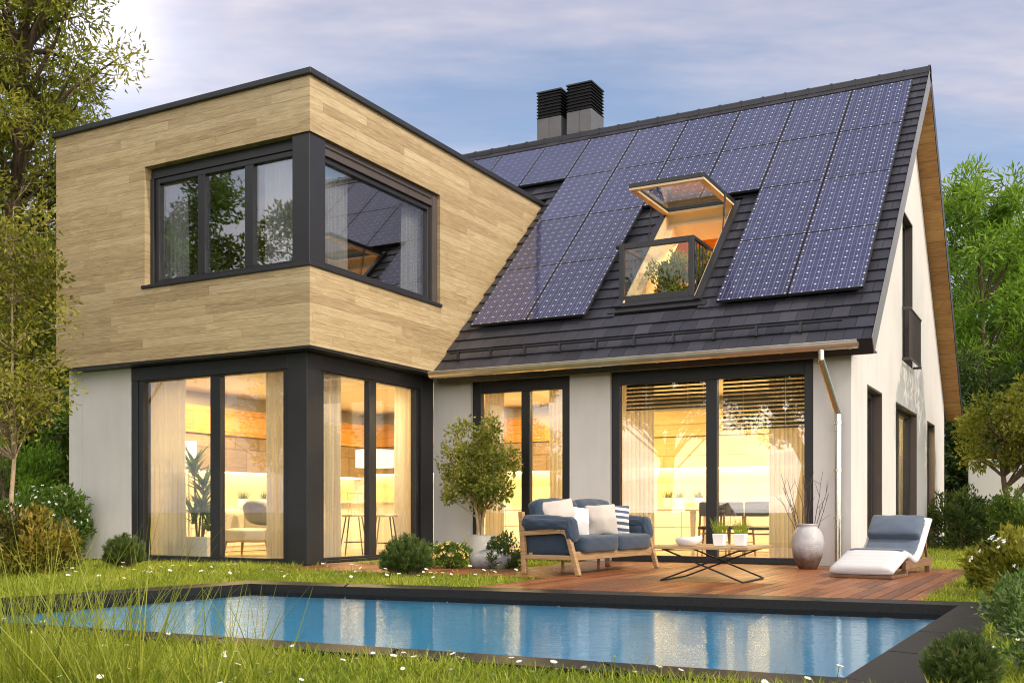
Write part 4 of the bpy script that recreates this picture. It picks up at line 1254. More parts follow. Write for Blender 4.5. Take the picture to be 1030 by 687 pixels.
def place_pillow(mat, lx, ly, lz, size, rot, label, seed):
    mb = MB(); mb.cushion((0, 0, 0), size, .35, .8, n=14, seed=seed, wr=.003, pax=(0,))
    # pinch corners
    for i, v in enumerate(mb.v):
        q = (abs(v[1]) / (size[1] / 2)) * (abs(v[2]) / (size[2] / 2))
        mb.v[i] = (v[0] * (1 - .72 * min(1, q)), v[1] * (.94 + .08 * min(1, abs(v[2]) / (size[2] / 2)) ** 2), v[2] * (.94 + .08 * min(1, abs(v[1]) / (size[1] / 2)) ** 2))
    o = mb.build('throw_pillow', M[mat], smooth=True)
    c, s = math.cos(SR), math.sin(SR)
    o.location = (SO[0] + lx * c - ly * s, SO[1] + lx * s + ly * c, lz)
    o.rotation_euler = Euler((rot[0], rot[1], rot[2] + SR))
    tag(o, label, 'pillow', 'pillows on the blue sofa')
place_pillow('beige', .29, .36, .655, (.15, .40, .40), (.14, -.28, -.72), 'beige pillow leaning on the sofa back above the near armrest', 1)
place_pillow('white_fab', .40, .52, .60, (.13, .38, .36), (-.12, -.25, -.55), 'white pillow tucked behind the near armrest of the sofa', 2)
place_pillow('beige', .42, 1.16, .615, (.14, .38, .38), (.06, -.22, -.78), 'beige pillow in the middle of the sofa beside the striped one', 3)
place_pillow('striped', .40, 1.50, .615, (.13, .42, .38), (-.05, -.22, -.85), 'blue and white striped pillow by the far armrest', 4)

# coffee table
TO = (-3.36, 10.66, 0.0)
tab = empty('coffee_table', TO, 'low square wooden coffee table on thin crossed black legs', 'coffee table')
mb = MB(); mb.box(-.50, .50, -.47, .47, .335, .365); mb.build('tabletop', M['oak'], tab, bevel=.004)
for y in (-.40, .40):
    mb = MB()
    mb.tube([(-.44, y, .01), (.40, y, .332)], .009, 8); mb.tube([(.42, y + .015, .01), (-.42, y + .015, .332)], .009, 8)
    mb.build('leg', M['black'], tab)
for x, z in ((-.44, .01), (.42, .01), (-.42, .325), (.40, .325)):
    mb = MB(); mb.tube([(x, -.40, z), (x, .40, z)], .009, 8); mb.build('stretcher', M['black'], tab)
def tabp(px_, d): return at(px_, d)
x, y = at(693, 10.75)
mb = MB(); mb.lathe([(.02, .0), (.09, .0), (.125, .03), (.138, .065), (.135, .09), (.128, .092), (.12, .06), (.08, .02), (.02, .015)], n=32)
for i, v in enumerate(mb.v): mb.v[i] = (v[0], v[1], v[2] + .012 * v[0] / .13)
o = mb.build('bowl', M['ceramic'], smooth=True); o.location = (x, y, .367)
tag(o, 'white ceramic bowl on the wooden coffee table', 'bowl')
for i, (p, lab) in enumerate(((724, 'left white pot of grass on the coffee table'), (745, 'right white pot of grass on the coffee table'))):
    x, y = at(p, 10.72)
    grass_pot('potted_grass', (x, y, .367), lab, 'grass pots on the coffee table', 1.25, n=130, h=.15, seed=30 + i)

# lounger: local y from the foot (0) to the head, x across
LO = (-2.05, 11.66, 0.0)
lo = empty('sun_lounger', LO, 'white quilted sun lounger on a brown wooden base beside the gable wall', 'sun lounger', rz=R(-6))
prof = [(0.0, .105), (.04, .125), (.30, .19), (.52, .25), (.64, .275), (.74, .27), (.86, .235), (.98, .205), (1.10, .205), (1.22, .25), (1.36, .345), (1.52, .475), (1.70, .62), (1.76, .66)]
def smooth_prof(pr, n=60):
    ys = np.array([p[0] for p in pr]); zs = np.array([p[1] for p in pr])
    yy = np.linspace(ys[0], ys[-1], n)
    zz = np.interp(yy, ys, zs)
    for _ in range(3): zz[1:-1] = (zz[:-2] + 2 * zz[1:-1] + zz[2:]) / 4
    return yy, zz
def pad(name, mat, y0, y1, hw, lift, thick, quilt, nseg, parent, edge=.03):
    yy, zz = smooth_prof(prof)
    k = np.linspace(y0, y1, nseg); z = np.interp(k, yy, zz)
    dz = np.gradient(z, k)
    V = []; F = []
    nx = 14
    ring = []
    # cross-section: rounded rectangle ring
    for (y, zc, d) in zip(k, z, dz):
        nrm = np.array([-d, 1.0]) / math.hypot(d, 1)
        q = quilt * abs(math.sin(math.pi * y / .125)) if quilt else 0
        endf = min(1.0, (min(y - y0, y1 - y) + .004) / edge); endf = math.sqrt(max(0.05, 1 - (1 - endf) ** 2))
        for j in range(nx):
            a = 2 * math.pi * j / nx
            ca, sa = math.cos(a), math.sin(a)
            ex = np.sign(ca) * abs(ca) ** .35; ez = np.sign(sa) * abs(sa) ** .6
            xx = hw * ex
            t_ = lift + thick / 2 + (thick / 2 * endf + (q if sa > 0 else 0) * (abs(sa) ** .5)) * ez
            V.append((xx, y + nrm[0] * t_, zc + nrm[1] * t_))
    for i in range(nseg - 1):
        for j in range(nx):
            F.append((i*nx+j, i*nx+(j+1) % nx, (i+1)*nx+(j+1) % nx, (i+1)*nx+j))
    mb = MB(); mb.add(V, F + [tuple(range(nx))[::-1], tuple((nseg-1)*nx + j for j in range(nx))])
    return mb.build(name, M[mat], parent, smooth=True)
pad('mattress', 'white_fab', 0.0, 1.76, .345, -.085, .085, .030, 180, lo)
pad('seat_cover', 'slate_blue', .60, 1.62, .295, .008, .022, .004, 60, lo, .02)
mb = MB()
mb.cushion((0, 0, 0), (.60, .34, .11), .5, .6, n=12, seed=3, wr=.003, pax=(2,))
Rm = Euler((.72, 0, 0)).to_matrix()
mb.v = [tuple(Rm @ Vector(v)) for v in mb.v]
o = mb.build('lounger_pillow', M['slate_blue'], smooth=True)
c_, s_ = math.cos(R(-6)), math.sin(R(-6)); ly = 1.47
o.location = (LO[0] - ly * s_, LO[1] + ly * c_, .535); o.rotation_euler = (0, 0, R(-6))
tag(o, 'slate blue head pillow on the white sun lounger', 'pillow')
for s in (-1, 1):
    mb = MB()
    mb.bar((s * .30, .62, .125), (s * .30, 1.84, .125), .05, .10)
    mb.build('side_rail', M['teak'], lo, bevel=.005)
    for y in (.66, 1.74):
        mb = MB(); mb.box(s * .30 - .03, s * .30 + .03, y - .03, y + .03, 0, .074); mb.build('leg', M['teak'], lo, bevel=.004)
    mb = MB(); mb.bar((s * .29, 1.40, .18), (s * .29, 1.72, .55), .035, .05); mb.bar((s * .29, 1.74, .17), (s * .29, 1.60, .44), .03, .04); mb.build('back_support', M['teak'], lo, bevel=.004)
for y in (.66, 1.1, 1.80):
    mb = MB(); mb.box(-.272, .272, y, y + .05, .08, .15); mb.build('cross_rail', M['teak'], lo, bevel=.004)
mb = MB(); mb.box(-.33, .33, .01, .62, .0, .034)
mb.build('base_board', M['teak'], lo, bevel=.004)

# vase with dry branches
VO = (-2.97, 13.28, 0.0)
mb = MB()
pr = [(.115, 0), (.125, .005), (.16, .06), (.20, .15), (.228, .26), (.232, .34), (.215, .42), (.18, .485), (.14, .52), (.13, .535), (.145, .555), (.148, .566), (.135, .566), (.118, .54), (.12, .50)]
pr = [(r_ * (.87 if z_ < .5 else .93), z_) for r_, z_ in pr]
mb.lathe(pr, n=48)
o = mb.build('clay_vase', M['vase'], smooth=True); o.location = VO
tag(o, 'tall weathered clay vase with a brown foot on the deck by the downpipe', 'vase')
mb = MB(); rng = np.random.default_rng(4)
for k in range(11):
    a = rng.uniform(0, 6.28); sp = rng.uniform(.08, .34); h = rng.uniform(.55, .82)
    if k < 4: a, sp, h = ((2.9, .36, .52), (3.3, .27, .66), (.4, .16, .84), (.1, .22, .70))[k]
    pts = []; 
    for f in np.linspace(0, 1, 8):
        r_ = .03 + sp * f ** 1.2
        pts.append((r_ * math.cos(a) + rng.normal(0, .008), r_ * math.sin(a) + rng.normal(0, .008), .12 + (h + .38 - .12) * f))
    mb.tube(pts, list(np.linspace(.007, .0025, 8)), 5)
    for q in (4, 5, 6):
        d = rng.normal(0, .06, 3); d[2] = abs(d[2]) + .07
        p = np.array(pts[q]); mb.tube([p, p + d * .6, p + d * 1.1], [.003, .0025, .0015], 4)
o = mb.build('dry_branches', M['twig']); o.location = VO
tag(o, 'bare dry branches standing in the clay vase', 'branches')
# tree planter and boulder
PX, PY = -7.80, 13.40
mb = MB(); mb.lathe([(.20, 0), (.205, .005), (.245, .36), (.25, .375), (.235, .375), (.225, .33), (.02, .33)], n=40)
o = mb.build('planter', M['concrete'], smooth=False, bevel=0); o.location = (PX, PY, 0); tag(o, 'pale round concrete planter at the foot of the terrace tree', 'planter')
mb = MB(); mb.cushion((0, 0, 0), (.52, .36, .26), 1.0, .2, n=16)
rng = np.random.default_rng(2); K_ = rng.normal(0, 1, (7, 3)); 
for i, v in enumerate(mb.v):
    q = Vector(v); s = 1 + sum(.035 * math.sin(9 * (k[0]*q.x + k[1]*q.y + k[2]*q.z) + i_) for i_, k in enumerate(K_))
    mb.v[i] = tuple(q * s)
o = mb.build('boulder', M['stone'], smooth=True); bx, by_ = at(494, 13.35); o.location = (bx, by_, .08)
tag(o, 'grey boulder lying between the planter and the flowering shrub', 'boulder')
# ------------------------------------------------------------------ plants
def norm(a): return a / np.maximum(np.linalg.norm(a, axis=1, keepdims=True), 1e-9)
def leaf_quads(P, D, L, W, rng, fold=0.25):
    n = len(P); D = norm(D)
    S = norm(np.cross(D, rng.normal(0, 1, (n, 3))))
    Nn = np.cross(S, D)
    L = np.broadcast_to(L, (n,))[:, None]; W = np.broadcast_to(W, (n,))[:, None]
    mid = P + D * L * .45
    a = P; b = mid + S * W * .5 + Nn * W * fold; c = P + D * L - Nn * L * .08; d = mid - S * W * .5 + Nn * W * fold
    V = np.stack([a, b, c, d], 1).reshape(-1, 3)
    F = np.arange(4 * n).reshape(n, 4)
    return V, F
def clump_centres(ells, n, rng, shell=0.55):
    vol = np.array([e[3] * e[4] * e[5] for e in ells]); pick = rng.choice(len(ells), n, p=vol / vol.sum())
    out = []
    for k in pick:
        e = ells[k]; d = rng.normal(0, 1, 3); d /= np.linalg.norm(d)
        r = rng.uniform(shell ** 3, 1) ** (1 / 3)
        out.append((e[0] + d[0] * e[3] * r, e[1] + d[1] * e[4] * r, e[2] + d[2] * e[5] * r))
    return np.array(out)
def tree(name, label, cat, loc, trunk, r0, ells, nclump, per, L, W, leafmat, barkmat='bark', seed=0, cr=0.35, group=None, up=0.2, shell=.5, stems=None, droop=0.0, twig=True, flat=1.0, parts=('trunk', 'crown')):
    """trunk: polyline relative to loc; ells: crown envelope ellipsoids relative to loc"""
    rng = np.random.default_rng(seed)
    e = empty(name, loc, label, cat, group)
    C = clump_centres(ells, nclump, rng, shell)
    rad = cr * rng.uniform(.6, 1.25, nclump)
    mb = MB()
    lines = stems if stems else [trunk]
    allp = []
    for tr in lines:
        tr = [Vector(p) for p in tr]; pts = []
        for a, b in zip(tr[:-1], tr[1:]):
            for f in (0, .33, .66): pts.append(a.lerp(b, f) + Vector(rng.normal(0, r0 * .25, 3)))
        pts.append(tr[-1]); m = len(pts)
        rr = [r0 * (1 - .82 * i / (m - 1)) for i in range(m)]; rr[0] *= 1.25
        mb.tube(pts, rr, 8)
        allp += [(np.array(p), q) for p, q in zip(pts[1:], rr[1:])]
    tp = np.array([p for p, q in allp]); tq = np.array([q for p, q in allp])
    for c in C:
        dz = c[2] - tp[:, 2]; dh = np.linalg.norm(tp[:, :2] - c[:2], axis=1)
        cost = np.abs(dz - .7 * dh) + .6 * dh
        i = int(np.argmin(cost)); p = tp[i]
        mid = (p + c) / 2 + np.array([0, 0, .10 * np.linalg.norm(c - p)]) + rng.normal(0, .04, 3) * np.linalg.norm(c - p)
        q0 = max(min(tq[i] * .55, .05), .006)
        mb.tube([p, mid, c], [q0, q0 * .6, max(q0 * .22, .003)], 5, cap=False)
        if twig:
            for _ in range(3):
                d = rng.normal(0, 1, 3); d /= np.linalg.norm(d)
                s = mid + (c - mid) * rng.uniform(.3, 1)
                mb.tube([s, s + d * cr * .5, s + d * cr * .9 + np.array([0, 0, .05])], [max(q0 * .25, .003), max(q0 * .18, .0025), .0015], 4, cap=False)
    if mb.v: mb.build(parts[0], M[barkmat], e, smooth=True)
    n = nclump * per
    ci = np.repeat(np.arange(nclump), per)
    off = rng.normal(0, 1, (n, 3)); off = norm(off) * (rng.uniform(0, 1, n) ** .45)[:, None] * np.array([1, 1, flat])
    P = C[ci] + off * rad[ci][:, None]
    D = norm(off) * .8 + rng.normal(0, .55, (n, 3)); D[:, 2] += up - droop
    V, F = leaf_quads(P, D, L * rng.uniform(.65, 1.2, n), W * rng.uniform(.7, 1.2, n), rng)
    base = np.clip(rng.normal(.5, .22, nclump), .05, .95)
    tt = np.clip(base[ci] + rng.normal(0, .17, n), 0, 1)
    link(parts[1], np_mesh(parts[1], V, F, tt), M[leafmat], e)
    return e

def bush(name, label, loc, r, h, n, L, W, leafmat, seed, group=None, up=.4, flowers=None, lump=.22, nc=30, cat='shrub', per_clump=.3):
    """leafy shrub of many small clumps, with a few twigs inside"""
    rng = np.random.default_rng(seed)
    e = empty(name, loc, label, cat, group)
    C = clump_centres([(0, 0, h * .48, r * .86, r * .86, h * .46)], nc, rng, .45)
    C[:, 2] = np.maximum(C[:, 2], h * .10)
    rad = per_clump * r * rng.uniform(.7, 1.3, nc)
    ci = rng.integers(0, nc, n)
    off = norm(rng.normal(0, 1, (n, 3))); P = C[ci] + off * (rng.uniform(0, 1, n) ** .4 * rad[ci])[:, None]
    P[:, 2] = np.abs(P[:, 2])
    out = P - np.array([0, 0, h * .3])
    D = norm(out) * .7 + rng.normal(0, .5, (n, 3)); D[:, 2] += up
    V, F = leaf_quads(P, D, L * rng.uniform(.6, 1.25, n), W * rng.uniform(.7, 1.2, n), rng)
    tt = np.clip(np.clip(rng.normal(.5, .2, nc), .1, .9)[ci] + rng.normal(0, .18, n), 0, 1)
    link('leaves', np_mesh('leaves', V, F, tt), M[leafmat], e)
    mb = MB()
    for c in C[:14]: mb.tube([(c[0] * .1, c[1] * .1, 0), (c[0] * .5, c[1] * .5, c[2] * .6), tuple(c)], [.012, .008, .003], 5, cap=False)
    mb.build('stem', M['bark'], e)
    if flowers:
        k, mat, s = flowers
        d = norm(rng.normal(0, 1, (k, 3))); d[:, 2] = np.abs(d[:, 2])
        P = d * np.array([r, r, h * .55]) * rng.uniform(.85, 1.05, k)[:, None] + np.array([0, 0, h * .45])
        fm = None
        for p, dd in zip(P, d):
            if fm is None:
                VV = []; FF = []; m = 0
                for q in range(5):
                    a = q * 1.2566
                    V, F = leaf_quads(np.zeros((1, 3)), np.array([[math.cos(a), math.sin(a), .5]]), s, s * .7, rng); VV.append(V); FF.append(F + m); m += 4
                fm = np_mesh('flower', np.concatenate(VV), np.concatenate(FF)); fm.materials.append(M[mat])
            o = link('flower', fm, None, e); o.location = p
            o.rotation_euler = Vector(dd).to_track_quat('Z', 'Y').to_euler()
    return e

def pine_ball(label, loc, r, seed, nspr=420, group='round dwarf pines'):
    """dwarf mountain pine: upright sprigs bristling with needles"""
    rng = np.random.default_rng(seed)
    e = empty('dwarf_pine', loc, label, 'shrub', group)
    d = norm(rng.normal(0, 1, (nspr, 3))); d[:, 2] = np.abs(d[:, 2]) * 1.0 - .25
    d = norm(d)
    tip = d * r * rng.uniform(.72, 1.05, nspr)[:, None] + np.array([0, 0, r * .72]); tip[:, 2] = np.maximum(tip[:, 2], .03)
    ax = norm(d + np.array([0, 0, .9]))
    ln = r * .36 * rng.uniform(.7, 1.3, nspr)
    k = 46
    f = rng.uniform(0, 1, (nspr, k))
    P = tip[:, None, :] - ax[:, None, :] * (ln[:, None] * (1 - f))[:, :, None]
    nd = norm(rng.normal(0, 1, (nspr * k, 3))).reshape(nspr, k, 3)
    D = ax[:, None, :] * 1.15 + nd * .85
    P = P.reshape(-1, 3); D = D.reshape(-1, 3); n = len(P)
    V, F = leaf_quads(P, D, r * .17 * rng.uniform(.7, 1.2, n), r * .020, rng, .1)
    tt = np.clip(np.repeat(rng.normal(.42, .2, nspr), k) + .30 * (f.ravel() - .5) + rng.normal(0, .1, n), 0, 1)
    link('needles', np_mesh('needles', V, F, tt), M['needle'], e)
    mb = MB()
    for t_ in tip[::6]: mb.tube([(0, 0, 0), tuple(t_ * .55), tuple(t_)], [.012, .008, .003], 5, cap=False)
    mb.build('stem', M['bark'], e)
    return e

# --- left of the house
x, y = at(6, 17.2)
tree('willow', 'tall olive leaved tree with a leaning brown trunk rising left of the flat roof', 'tree', (x, y, GZ),
     [(-.9, .6, 0), (-.75, .5, 2.5), (-.35, .3, 4.6), (.1, .1, 6.6), (.5, 0, 9.0), (.6, 0, 11.5)], .24,
     [(-.6, 0, 7.6, 2.3, 2.2, 2.6), (.6, -.2, 8.5, 1.8, 1.9, 1.9), (-.7, .1, 5.4, 1.5, 1.6, 1.9), (1.6, -.4, 9.6, 1.6, 1.5, 1.5), (.45, .2, 6.6, 1.2, 1.1, 1.0), (.25, 0, 4.6, 1.0, 1.0, 1.3), (.35, .2, 3.2, .9, .9, 1.0)],
     175, 220, .13, .040, 'leaf_olive', seed=11, cr=.46, up=.05, shell=.35)
x, y = at(12, 13.2)
tree('young_birch', 'slender young tree with thin pale trunk and golden green leaves before the white wall', 'tree', (x, y, GZ),
     [(0, 0, 0), (.02, .0, 1.4), (-.02, .02, 2.8), (.03, 0, 4.6)], .036,
     [(-.05, 0, 3.2, .74, .7, 1.35), (-.3, 0, 2.2, .8, .8, .8), (.45, -.1, 2.15, .72, .6, .45), (.1, 0, 4.1, .55, .5, .7)],
     92, 58, .085, .042, 'leaf_gold', 'bark_pale', seed=12, cr=.27, up=-.1, shell=.2)
x, y = at(30, 12.1)
bush('bronze_shrub', 'wide shrub with bronze and yellow leaves at the left edge by the pool', (x, y, GZ), .58, .70, 2900, .085, .045, 'leaf_bronze', 13, up=.5)
x, y = at(-4, 12.4)
bush('bronze_shrub', 'bronze leaved shrub cut by the left edge of the photo', (x, y, GZ), .5, .78, 3000, .075, .034, 'leaf_bronze', 14, up=.5)
x, y = at(46, 15.6)
bush('laurel_shrub', 'mid green shrub in the shade between the bronze shrub and the white wall', (x, y, GZ), .62, 1.15, 3600, .09, .04, 'leaf_mid', 15, flowers=(70, 'petal', .03))
x, y = at(14, 17.5)
bush('laurel_shrub', 'tall fresh green shrub behind the young golden tree', (x, y, GZ), .9, 2.3, 4600, .10, .04, 'leaf_bright', 16)
for i, (p, d, h, r, mt, lab) in enumerate(((45, 27, 7.6, 2.3, 'leaf_bright', 'fresh green bushy tree filling the gap just left of the wooden wing'), (-8, 24, 8.2, 2.4, 'leaf_mid', 'green tree at the far left edge behind the tall olive tree'),
                              (22, 31, 9.6, 2.7, 'leaf_bright', 'fresh green tree standing furthest back on the left side'), (78, 33, 12.0, 2.4, 'leaf_bright', 'fresh green tree whose top peeps over the flat roof'))):
    x, y = at(p, d)
    tree('garden_tree', lab, 'tree', (x, y, GZ), [(0, 0, 0), (.1, 0, h * .4), (0, .1, h * .92)], .2,
         [(0, 0, h * .56, r, r, h * .42), (.3, .3, h * .3, r * .9, r * .9, h * .26), (-.5, 0, h * .25, r, r * .8, h * .2)], 90, 150, .22, .10, mt, seed=40 + i, cr=.55, group='trees behind the garden on the left')
# --- balls along the lawn
x, y = at(125, 13.6); pine_ball('round dwarf pine in front of the white wall left of the wing windows', (x, y, GZ), .265, 51)
x, y = at(409, 11.55); pine_ball('round dwarf pine on the grass in front of the side window, by the deck', (x, y, GZ), .285, 52)
x, y = at(968, 4.22); pine_ball('large round dwarf pine beside the pool corner, nearest on the right', (x, y, GZ), .152, 53, 520)
# attic plant
e = bush('attic_plant', 'green leafy plant glowing behind the glass railing of the roof balcony window', (-5.35, 15.40, 3.62), .50, 1.25, 5200, .075, .034, 'leaf_pot', 60, cat='plant')
mb = MB(); mb.lathe([(.15, -.33), (.19, .0), (.17, .0), (.02, -.03)], n=24); mb.build('pot', M['ceramic'], e)
# --- terrace bed
ps = []
for a in (0.2, 2.2, 4.4): ps.append([(.02 * math.cos(a), .02 * math.sin(a), .30), (.05 * math.cos(a), .05 * math.sin(a), .62), (.14 * math.cos(a), .14 * math.sin(a), 1.0), (.28 * math.cos(a), .28 * math.sin(a), 1.45), (.3 * math.cos(a), .3 * math.sin(a), 1.8)])
tree('terrace_tree', 'small multi stemmed tree with yellow green leaves growing from the round planter', 'tree', (PX, PY, 0), None, .026,
     [(-.02, 0, 1.36, .62, .56, .52), (.02, 0, 1.72, .52, .46, .34), (-.2, -.1, 1.02, .38, .34, .28), (.28, -.1, 1.16, .34, .30, .28)], 92, 74, .066, .036, 'leaf_pot', 'bark_pale', seed=61, cr=.15, stems=ps, up=.0, shell=.25)
mb = MB(); mb.lathe([(.01, .325), (.222, .33)], n=24); o = mb.build('planter_soil', M['soil']); o.location = (PX, PY, .012); tag(o, 'dark soil filling the round planter under the terrace tree', 'soil')
x, y = at(452, 13.35); bush('flowering_shrub', 'low shrub with yellow flowers left of the round planter', (x, y, GZ), .27, .36, 1400, .05, .026, 'leaf_mid', 62, 'flowering shrubs by the planter', flowers=(46, 'yellow', .032))
x, y = at(508, 13.3); bush('flowering_shrub', 'low shrub with small white flowers right of the round planter', (x, y, GZ), .30, .42, 1700, .055, .028, 'leaf_dark', 63, 'flowering shrubs by the planter', flowers=(40, 'petal', .026))
# --- right of the house
x, y = at(1012, 20.5)
tree('plane_tree', 'broad golden green tree with a bare forked trunk in front of the garden wall', 'tree', (x, y, GZ), [(0, 0, 0), (.05, 0, .9), (-.1, 0, 1.7), (.1, 0, 2.9)], .085,
     [(.25, 0, 2.55, 1.15, 1.2, .70), (.8, 0, 2.0, .9, 1.0, .50), (-.30, -.1, 1.85, .5, .6, .35), (1.1, .2, 3.0, .9, .9, .5)], 84, 84, .115, .055, 'leaf_olive', seed=71, cr=.30, shell=.3, up=-.05)
for i, (p, d, h, r, mt, lab) in enumerate(((985, 30, 11.3, 1.9, 'leaf_bright', 'tall fresh green tree rising just right of the gable'), (1042, 31, 9.8, 1.9, 'leaf_bright', 'fresh green tree cut by the right edge of the photo'),
                          (1012, 35, 11.6, 1.8, 'leaf_mid', 'darker green tree between the two fresh green ones'))):
    x, y = at(p, d)
    tree('bamboo_tree', lab, 'tree', (x, y, GZ), [(0, 0, 0), (.1, 0, h * .4), (0, .1, h * .95)], .14,
         [(0, 0, h * .60, r, r, h * .36), (.3, .2, h * .34, r * 1.05, r, h * .2), (-.1, .1, h * .84, r * .55, r * .5, h * .14)], 100, 170, .27, .062, mt, seed=80 + i, cr=.50, group='tall trees beyond the gable', up=.15)
for i, (p, d, h, r, lab) in enumerate(((962, 28, 5.0, 1.7, 'dark bushy tree right behind the rear corner of the house'), (1020, 28, 4.6, 1.9, 'dark bushy tree behind the golden tree, right of the garden wall gap'), (1090, 27, 6.0, 2.0, 'dark bushy tree just outside the right edge'))):
    x, y = at(p, d)
    tree('dark_tree', lab, 'tree', (x, y, GZ), [(0, 0, 0), (.1, 0, h * .4), (0, .1, h * .9)], .14,
         [(0, 0, h * .55, r, r * .8, h * .42), (.2, 0, h * .3, r, r * .8, h * .25)], 80, 150, .19, .075, 'leaf_dark', seed=90 + i, cr=.45, group='dark trees beyond the garden wall')
x, y = 1.3, 19.6
tree('garden_tree', 'airy young tree on the sunny side of the gable wall', 'tree', (x, y, GZ), [(0, 0, 0), (.1, 0, 2.2), (0, .1, 5.6)], .09,
     [(0, 0, 5.2, 1.5, 1.9, 1.3), (0, .8, 4.0, 1.2, 1.5, .8), (.2, -1.0, 6.2, 1.0, 1.2, .8)], 46, 170, .17, .085, 'leaf_mid', seed=140, cr=.42)
# garden wall
mb = MB(); wx0, wy = -2.2, 26.2
mb.box(wx0, 9.0, wy, wy + .22, GZ - .05, 1.86); mb.box(wx0, 9.0, wy - .02, wy + .24, 1.863, 1.92)
tag(mb.build('garden_wall', M['garden_wall'], bevel=.01), 'white rendered garden wall behind the trees on the right', 'wall')
for i, (p, d, r, h, mt, lab) in enumerate(((962, 20.5, .62, 1.15, 'leaf_dark', 'dark shrub at the foot of the rear house corner'), (1000, 21.5, .8, 1.0, 'leaf_dark', 'dark shrub under the golden tree in front of the garden wall'), (1040, 19.0, .8, 1.1, 'leaf_mid', 'green shrub at the right edge below the golden tree'),
                        (1024, 8.9, .40, .56, 'leaf_gold', 'yellow green shrub with pale blossoms at the end of the deck'), (999, 9.9, .24, .30, 'leaf_mid', 'small green shrub between the lounger and the blossoming shrub'))):
    x, y = at(p, d)
    bush('garden_shrub', lab, (x, y, GZ), r, h, int(2600 + 2200 * r), .075 if d < 12 else .10, .032 if d < 12 else .045, mt, 100 + i, 'shrubs on the right side of the garden', flowers=(60, 'petal', .022) if i == 3 else None)
x, y = at(1034, 5.9)
bush('variegated_shrub', 'shrub with white edged leaves at the right edge behind the large dwarf pine', (x, y, GZ), .25, .42, 1500, .045, .022, 'leaf_white', 120, up=.4)
x, y = at(1052, 4.6)
bush('variegated_shrub', 'shrub with white edged leaves in the bottom right corner', (x, y, GZ), .20, .30, 1200, .04, .02, 'leaf_white', 121, up=.4)
# --- trees round the garden behind the camera (the windows and the pool mirror them)
for i, (x, y, h, r, mt) in enumerate(((-24.0, 1.0, 13.0, 3.6, 'leaf_mid'), (-21.0, -6.0, 12.0, 3.4, 'leaf_olive'), (-14.5, -11.0, 11.0, 3.2, 'leaf_mid'), (-8.6, -9.0, 10.0, 2.7, 'leaf_olive'), (-27.0, 7.0, 12.0, 3.0, 'leaf_dark'))):
    rng = np.random.default_rng(200 + i)
    fk = [[(0, 0, 0), (.2, 0, h * .25), (-.3 - r * .25, .2, h * .5), (-r * .5, 0, h * .85)], [(0, 0, 0), (.2, 0, h * .25), (.5 + r * .15, 0, h * .5), (r * .4, 0, h * .9)]]
    tree('mature_tree', ['tall spreading tree left of the garden, mirrored in the upper window', 'olive green tree to the left behind the camera', 'green tree behind the camera beyond the lawn', 'forked tree behind the camera, mirrored in the terrace door', 'dark tree at the left garden boundary'][i], 'tree', (x, y, GZ), None, .30,
         [(0, 0, h * .66, r, r, h * .28), (-r * .4, 0, h * .5, r * .8, r * .8, h * .16), (r * .5, .3, h * .5, r * .8, r * .8, h * .15)], 110, 260, .19, .085, mt, seed=200 + i, cr=.62, group='mature trees round the garden', stems=fk)

# ------------------------------------------------------------------ lawn
def inside(poly, x, y):
    r_ = np.zeros(len(x), bool); n = len(poly)
    for i in range(n):
        (x0, y0), (x1, y1) = poly[i], poly[(i + 1) % n]
        c = ((y0 > y) != (y1 > y)) & (x < (x1 - x0) * (y - y0) / (y1 - y0 + 1e-12) + x0)
        r_ ^= c
    return r_
def lawn_ok(x, y):
    bad = inside(PO, x, y)
    fy = 8.30 + (x + 7.62) * .78 / 7.10
    dk = (x > -9.03) & (x < -1.10) & (y < 14.12) & (((x > -5.06) & (y > fy - .02)) | ((x <= -5.06) & (y > 10.14)))
    dk &= ~((x < -6.25) & (y > 11.76))
    hs = ((x > XL - .02) & (x < -9.05) & (y > 10.95) & (y < YB)) | ((x >= -9.05) & (x < XG + .02) & (y > 14.08) & (y < YB))
    pl = (x - PX) ** 2 + (y - PY) ** 2 < .21 ** 2
    return ~(bad | dk | hs | pl)
rng = np.random.default_rng(77)
VV = []; FF = []; TT = []; m = 0
def patchy(x, y): return .5 + .28 * np.sin(1.7 * x + 2.1 * np.sin(.9 * y)) * np.sin(1.3 * y + 1.3 * np.sin(1.1 * x)) + .14 * np.sin(5.1 * x + 3.7 * y)
for d0, d1, dens, L, W, seg in ((3.6, 5.8, 4200, .085, .0070, 3), (5.8, 9.0, 2600, .080, .0080, 2), (9.0, 14.5, 1500, .085, .0115, 2), (14.5, 30.0, 420, .085, .018, 1)):
    hw = .60
    area = (d1 ** 2 - d0 ** 2) * hw + 2 * 1.2 * (d1 - d0)
    n = int(area * dens)
    d = rng.uniform(d0, d1, n); 
    s = rng.uniform(-1, 1, n) * (hw * d1 + 1.2)
    k = np.abs(s) < hw * d + 1.2
    d, s = d[k], s[k]
    x = FW[0] * d + RT[0] * s; y = FW[1] * d + RT[1] * s
    k = lawn_ok(x, y)
    x, y = x[k], y[k]; n = len(x)
    pt = patchy(x, y)
    P = np.c_[x, y, np.full(n, GZ)]
    tuft = np.sin(23 * x + 3 * np.sin(7 * y)) * np.sin(21 * y + 3 * np.sin(9 * x))
    D = np.c_[rng.normal(0, .5, n), rng.normal(0, .5, n), np.ones(n)]
    V, F, tt = blades(P, D, L * rng.uniform(.55, 1.3, n) * (.72 + .45 * pt + .28 * tuft), W, rng, L * rng.uniform(.1, .7, n), seg)
    tt = np.clip(np.repeat(pt * .7 + .15 + rng.normal(0, .30, n), seg), 0, 1)
    VV.append(V); FF.append(F + m); TT.append(tt); m += len(V)
